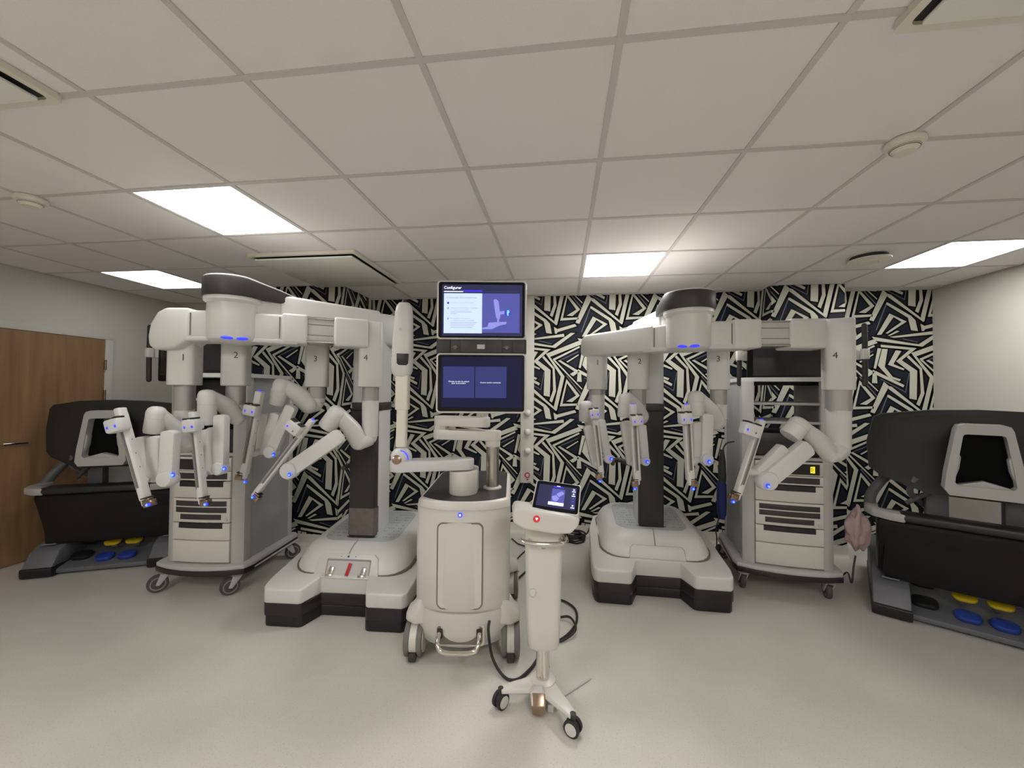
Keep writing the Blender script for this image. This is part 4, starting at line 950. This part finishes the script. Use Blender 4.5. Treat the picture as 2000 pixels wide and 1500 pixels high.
# jointed catheter arm on the cart
hb = D(905, 950, 2.34); jl = D(783, 912, 2.27)
hlink((hb.x, hb.y), tuple((V((hb.x, hb.y, 0))+CF*.10)[:2]), .083, .882, 1.018).build('arm_base', 'warm', cart)
al = hlink((hb.x, hb.y), (jl.x, jl.y), .062, 1.024, 1.086).build('lower_arm', 'white2', cart)
P2 = lambda x, y, e=0.0: D(x, y, 2.27+e)
jc = P2(784, 893)
MB().sphere(jc, .060, (1, 1, 1.02)).cyl((jc.x, jc.y, jc.z-.08), (jc.x, jc.y, jc.z), .05).build('arm_joint', 'white2', cart)
g = frame(P2(775, 898, -.055), P2(774, 898, -.09))
MB(g).lathe([(.001, 0), (.024, 0), (.026, .008), (.018, .012), (.001, .010)], m=None).build('joint_ring', 'bronze', cart)
ra = []
for i in range(9): t = -.35+1.5*i/8; ra.append(jc+CR*(.048*math.sin(t+.45))+V((0, 0, .048*math.cos(t+.45)-.004))-CF*.040)
MB().sweep(ra, .0035, seg=8).build('joint_light', 'blue_led', cart)
p0, p1, p2 = P2(784, 872), P2(786, 800), P2(787, 728)
MB().prism(rrect(.058, .05, .014, 4), 0, (p1-p0).length, 0, frame(p0, p1), ang=60).build('upper_arm', 'ivory', cart)
MB().prism(rrect(.074, .062, .014, 4), 0, (p2-p1).length, .004, frame(p1, p2), ang=60).build('upper_sleeve', 'ivory', cart)
hr = []; ta, tb = P2(785, 733), P2(790, 592); fm = frame(ta, tb); L = (tb-ta).length
for t, w, dp in ((-.02, .070, .06), (0.0, .092, .075), (.06, .112, .09), (.20, .116, .095), (.5, .108, .09), (.85, .098, .08), (.95, .086, .07), (1.0, .06, .05)):
    hr.append([(x, y, t*L) for x, y in rrect(w, dp, .030, 4)])
MB(fm).loft(hr).build('arm_head', 'white', cart, ang=60)
hq = fm @ M.Translation((0, 0.0, .24*L))
MB(fm).prism([(-.034, .16*L), (-.024, .135*L), (.018, .135*L), (.030, .16*L), (.032, .295*L), (-.036, .295*L)], .0, .0485, .003, M(((1, 0, 0, -.010), (0, 0, 1, 0), (0, 1, 0, 0), (0, 0, 0, 1)))).build('head_window', 'black', cart)
MB(fm).cyl((0.005, .040, .62*L), (.005, .0452, .62*L), .010, seg=16).build('head_button', 'offgrey', cart)
MB(fm).cyl((.048, .030, .27*L), (.058, .034, .27*L), .008, seg=12).build('side_knob', 'offgrey', cart)
MB(fm).lathe([(.001, L), (.018, L), (.010, L+.018), (.001, L+.022)]).build('head_tip', 'dgrey', cart)

# ============================================================ CONTROLLER STAND
SB = atZ(1060, 1338, .06)
st = empty('controller_stand', (SB.x, SB.y, 0), 'white wheeled stand with a tilted touchscreen and chrome handle bar, beside the cart', 'stand')
sx_ = M.Translation((SB.x, SB.y, 0)) @ rotz(math.radians(-2))
MB().cyl((SB.x, SB.y, .075), (SB.x, SB.y, .34), .0325, bev=.002, seg=32).build('pole', 'chrome', st)
MB(M.Translation((SB.x, SB.y, 0))).lathe([(.001, .055), (.062, .055), (.066, .07), (.060, .092), (.04, .10), (.001, .10)]).build('hub', 'warm', st)
whs = []
for k, (px_, py_) in enumerate(((978, 1352), (1119, 1403), None) if False else ((978, 1352), (1119, 1403))):
    e = atZ(px_, py_, .07); v = e-V((SB.x, SB.y, .07)); v.z = 0; L = v.length; v.normalize()
    m = M(((v.x, -v.y, 0, SB.x), (v.y, v.x, 0, SB.y), (0, 0, 1, 0), (0, 0, 0, 1)))
    whs.append((m, L))
v3 = V((SB.x, SB.y, 0)).normalized()
whs.append((M(((v3.x, -v3.y, 0, SB.x), (v3.y, v3.x, 0, SB.y), (0, 0, 1, 0), (0, 0, 0, 1))), .17))
for m, L in whs:
    MB(m).loft([[(x, y*.058, .062+z*.024) for y, z in ((-1, 0), (-.8, 1), (.8, 1), (1, 0), (.8, -.6), (-.8, -.6))] if x == 0 else [(x, y*.022, .080+z*.012) for y, z in ((-1, 0), (-.8, 1), (.8, 1), (1, 0), (.8, -.6), (-.8, -.6))] for x in (0, L)], bevel=.003).build('leg', 'warm', st)
    q = M.Rotation(PI/2, 4, 'X') if L < .21 else M.Rotation(PI/2, 4, 'Y')
    g = m @ M.Translation((L, 0, .036)) @ rotz(.5) @ M.Rotation(PI/2, 4, 'X')
    cs = MB(g).lathe([(.001, -.008), (.026, -.008), (.026, .008), (.001, .008)]).build('caster', 'dgrey', st)
    for s in (-1, 1):
        MB(g).lathe([(.022, s*.009), (.034, s*.008), (.036, s*.012), (.036, s*.022), (.032, s*.025), (.027, s*.025), (.027, s*.010)]).build('tyre', 'rubber', cs)
        MB(g).lathe([(.001, s*.012), (.0275, s*.012), (.026, s*.0265), (.001, s*.028)]).build('wheel_disc', 'warm', cs)
    MB(m).cyl((L, 0, .06), (L, 0, .092), .013, seg=14).build('caster_stem', 'dgrey', cs)
pd = atZ(1051, 1366, .05); g = M.Translation((pd.x, pd.y, 0)) @ rotz(.08)
MB(g).prism([(-.030, .012), (-.036, .03), (-.036, .085), (-.022, .098), (.022, .098), (.036, .085), (.036, .03), (.026, .012)], -.03, .012, .004, FRONT).build('pedal_guard', 'warm', st)
MB(g).loft([[(-.030, -.010, .09), (.030, -.010, .09), (.032, .02, .09), (-.032, .02, .09)], [(-.032, -.045, .05), (.032, -.045, .05), (.034, .0, .04), (-.034, .0, .04)], [(-.026, -.052, .014), (.026, -.052, .014), (.03, .0, .014), (-.03, .0, .014)]], bevel=.005).build('brake_pedal', 'bronze', st)
MB(g).box((.058, .01, .02), (.03, .05, .035), .004).build('leg_block', 'warm', st)
# upright body
sd = .128
def sring(w, dp, y, z, r): return [(x, yy, z) for x, yy in rrect(w, dp, r, 5, 0, y)]
ux = M.Translation((SB.x, SB.y, 0)) @ rotz(YAW+.05)
zB, zT = D(1058, 1258, 1.93).z, D(1058, 1050, 1.93).z
MB(ux).loft([sring(.132, .085, 0, zB-.004, .03), sring(.152, .102, 0, zB+.012, .035), sring(.160, .108, 0, zB+.1, .036), sring(.178, .118, .0, zT-.06, .038), sring(.180, .12, 0, zT+.02, .038), sring(.190, .13, .0, zT+.09, .04)]).build('column', 'warm', st, ang=60)
cw = MB(ux); cw.sweep([(.085, .02, zT+.005), (.105, -.03, zT+.004), (.085, -.085, zT+.002), (0, -.105, zT+.004), (-.09, -.100, zT+.012), (-.118, -.085, zT+.018)], .0105, n=36, seg=12, flat=1.0); cw.build('handle_bar', 'chrome', st)
for s in (-1, 1): MB(ux).cyl((s*.07, -.04, zT+.006), (s*.075, -.10, zT+.006), .009, seg=12).build('handle_mount', 'chrome', st)
MB(ux).box((.096, -.04, zT+.035), (.004, .05, .03), .004).build('port', 'dgrey', st)
MB(ux @ M.Translation((-.058, -.056, D(1033, 1151, 1.9).z)) @ M.Rotation(PI/2, 4, 'X')).lathe([(.001, 0), (.017, 0), (.017, .008), (.012, .013), (.001, .014)]).build('knob', 'white', st)
MB(ux).box((-.012, -.0600, D(1051, 1066, 1.87).z), (.055, .0012, .034)).build('rating_label', 'ivory', st)
for i in range(3): MB(ux).box((-.008, -.0609, D(1051, 1060+6*i, 1.87).z), (.036-.008*i, .0006, .003)).build('label_line', 'olive', st)
text('ion', .036, ux @ M.Translation((-.012, -.0535, D(1051, 1241, 1.87).z)) @ FRONT, 'embossed', 'logo', st, 'CENTER', .0004)
# tray and tablet
tc = D(1066, 1012, 1.84)
tx = M.Translation((tc.x, tc.y, tc.z)) @ rotz(YAW+.02) @ M.Rotation(.10, 4, 'Y')
MB(tx).prism([(-.150, -.030), (-.156, .010), (-.150, .034), (-.13, .038), (.10, .030), (.155, .022), (.150, -.012), (.12, -.052), (.05, -.062), (-.10, -.052)], -.12, .03, .012, FRONT, seg=3, ang=40).build('tray', 'warm', st)
t4 = [D(1051, 939, 2.02), D(1143, 949, 1.98), D(1119, 1006, 1.83), D(1037, 991, 1.87)]
ex = ((t4[1]-t4[0])+(t4[2]-t4[3])).normalized(); ey = ((t4[0]-t4[3])+(t4[1]-t4[2])).normalized(); ez = ex.cross(ey).normalized(); ey = ez.cross(ex)
tcen = sum(t4, V((0, 0, 0)))/4; tw = ((t4[1]-t4[0]).length+(t4[2]-t4[3]).length)/2; thh = ((t4[0]-t4[3]).length+(t4[1]-t4[2]).length)/2
tf = M(((ex.x, ey.x, ez.x, tcen.x), (ex.y, ey.y, ez.y, tcen.y), (ex.z, ey.z, ez.z, tcen.z), (0, 0, 0, 1)))
tb_ = MB(tf).prism(rrect(tw+.008, thh+.006, .014, 5), -.03, 0, .005, ang=50).build('tablet', 'warm', st)
MB(tf).prism(rrect(tw-.004, thh-.006, .012, 5), -.01, .0012).build('glass', 'glassblack', tb_)
def ts(u0, v0, u1, v1, mt, e, name='screen_tile'):
    return MB(tf).box(((u0+u1)/2*tw, (v0+v1)/2*thh, .0012+e/2), (abs(u1-u0)*tw, abs(v1-v0)*thh, e)).build(name, mt, tb_, smooth=False)
ts(-.43, -.38, .42, .37, 'scr_bg', .0004, 'screen'); ts(-.12, -.22, .17, .26, 'scr_blue', .0008); ts(-.17, -.30, .17, -.20, 'scr_white', .0011)
ts(-.10, .30, .13, .34, 'scr_bar', .0010); ts(-.03, .35, .05, .37, 'scr_white', .0010)
MB(tf).prism([(x*tw, y*thh) for x, y in ((-.02, .08), (.10, .20), (.16, .12), (.05, -.02))], .001, .0028).build('screen_drawing', 'scr_robot', tb_)
MB(tf).prism([(x*tw, y*thh) for x, y in ((-.11, -.02), (-.02, .04), (.06, -.06), (.0, -.18), (-.08, -.14))], .001, .0026).build('screen_drawing', 'scr_robot', tb_)
ts(.31, -.36, .42, .36, 'scr_tile', .0008)
for v in (.30, .15, -.24):
    MB(tf).cyl((.365*tw, v*thh, .001), (.365*tw, v*thh, .0028), .0045, seg=12).build('screen_icon', 'scr_white', tb_)
    ts(.325, v-.08, .405, v-.055, 'scr_white', .0016, 'text_line')
for v in (.0, -.10): MB(tf).cyl((.365*tw, v*thh, .001), (.365*tw, v*thh, .0024), .004, seg=12).build('screen_icon', 'scr_blue', tb_)
bq = D(1046, 1011, 1.795)
g = tx @ M.Translation((-.046, -.031, .002)) @ M.Rotation(PI/2, 4, 'X')
MB(g).lathe([(.001, 0), (.0155, 0), (.0155, .004), (.001, .005)], seg=24).build('emergency_button', 'red_led', st)
MB(g).prism([(-.007, .006), (.007, .006), (0, -.007)], .004, .0062).build('button_symbol', 'scr_white', st)

# ============================================================ CABLES AND SMALL THINGS
def cable(name, P, r, label, mt='rubber', n=None, cat='cable'):
    return tag(MB().sweep(P, r, seg=10, n=n).build(name, mt), label, cat)
zf = .011
cable('power_cable', [D(956, 1213, 2.12), D(954, 1235, 2.08), atZ(962, 1285, .06), atZ(985, 1322, zf), atZ(1010, 1327, zf), atZ(1035, 1307, zf), atZ(1049, 1288, zf), atZ(1062, 1268, zf), atZ(1082, 1256, zf), atZ(1108, 1240, zf), atZ(1126, 1215, zf), atZ(1122, 1188, zf), atZ(1095, 1172, zf), atZ(1072, 1180, zf), atZ(1080, 1205, zf), atZ(1112, 1205, zf+.018), atZ(1124, 1230, zf+.022), atZ(1095, 1252, zf), atZ(1070, 1245, zf), atZ(1045, 1225, zf)], .0075, 'thick black cable running from the cart and looping behind the controller stand', n=150)
P = []
for i in range(70):
    a = i*2*PI/14; c = atZ(1121, 1052, .02)
    P.append((c.x+(.10+.012*math.sin(i*1.7))*math.cos(a), c.y+(.085+.010*math.cos(i*2.3))*math.sin(a), .011+.016*(i//14)+.004*math.sin(i)))
P += [V((c.x+.13, c.y+.05, .06)), V((c.x+.16, c.y+.10, .10))]
cable('coiled_cable', P, .0085, 'coil of black cable lying on the floor beside the robot with closed hatch', n=420)
cable('thin_cable', [atZ(1000, 1052, zf), atZ(1012, 1062, zf), atZ(1030, 1070, zf), atZ(1016, 1085, zf), atZ(1004, 1100, zf), atZ(998, 1118, zf), atZ(1008, 1124, zf), atZ(1012, 1116, zf)], .006, 'thin tangled black cable on the floor between the cart and the wall', n=60)
cable('plug_cable', [atZ(1036, 1108, zf), atZ(1012, 1130, zf), atZ(1006, 1134, zf), atZ(1004, 1148, zf), atZ(999, 1156, zf)], .008, 'short black cable with a kink on the floor next to the cart', n=40)
cable('mains_lead', [V((2.03, 3.06, .36)), V((2.01, 3.05, .28)), V((1.99, 3.04, .18)), atZ(1655, 1118, .05), atZ(1640, 1126, zf), atZ(1620, 1118, zf), atZ(1600, 1105, zf)], .006, 'thin black lead falling from the pink cloth to the floor by the tower', n=50)
cable('tower_lead', [xr @ V((-.36, .42, .60)), xr @ V((-.385, .42, .45)), xr @ V((-.41, .44, .33)), xr @ V((-.40, .46, .24)), xr @ V((-.40, .50, .012)), xr @ V((-.46, .60, .012))], .005, 'thin black lead hanging to the floor beside the dark blue pouch', n=40)
a, b_ = atZ(1084, 1370, .006), atZ(1153, 1325, .006)
tag(MB().sweep([a, a.lerp(b_, .5), b_], [.006, .0045, .0035], seg=8).build('thin_rod', 'offgrey'), 'thin pale rod lying on the floor beside the controller stand', 'rod')
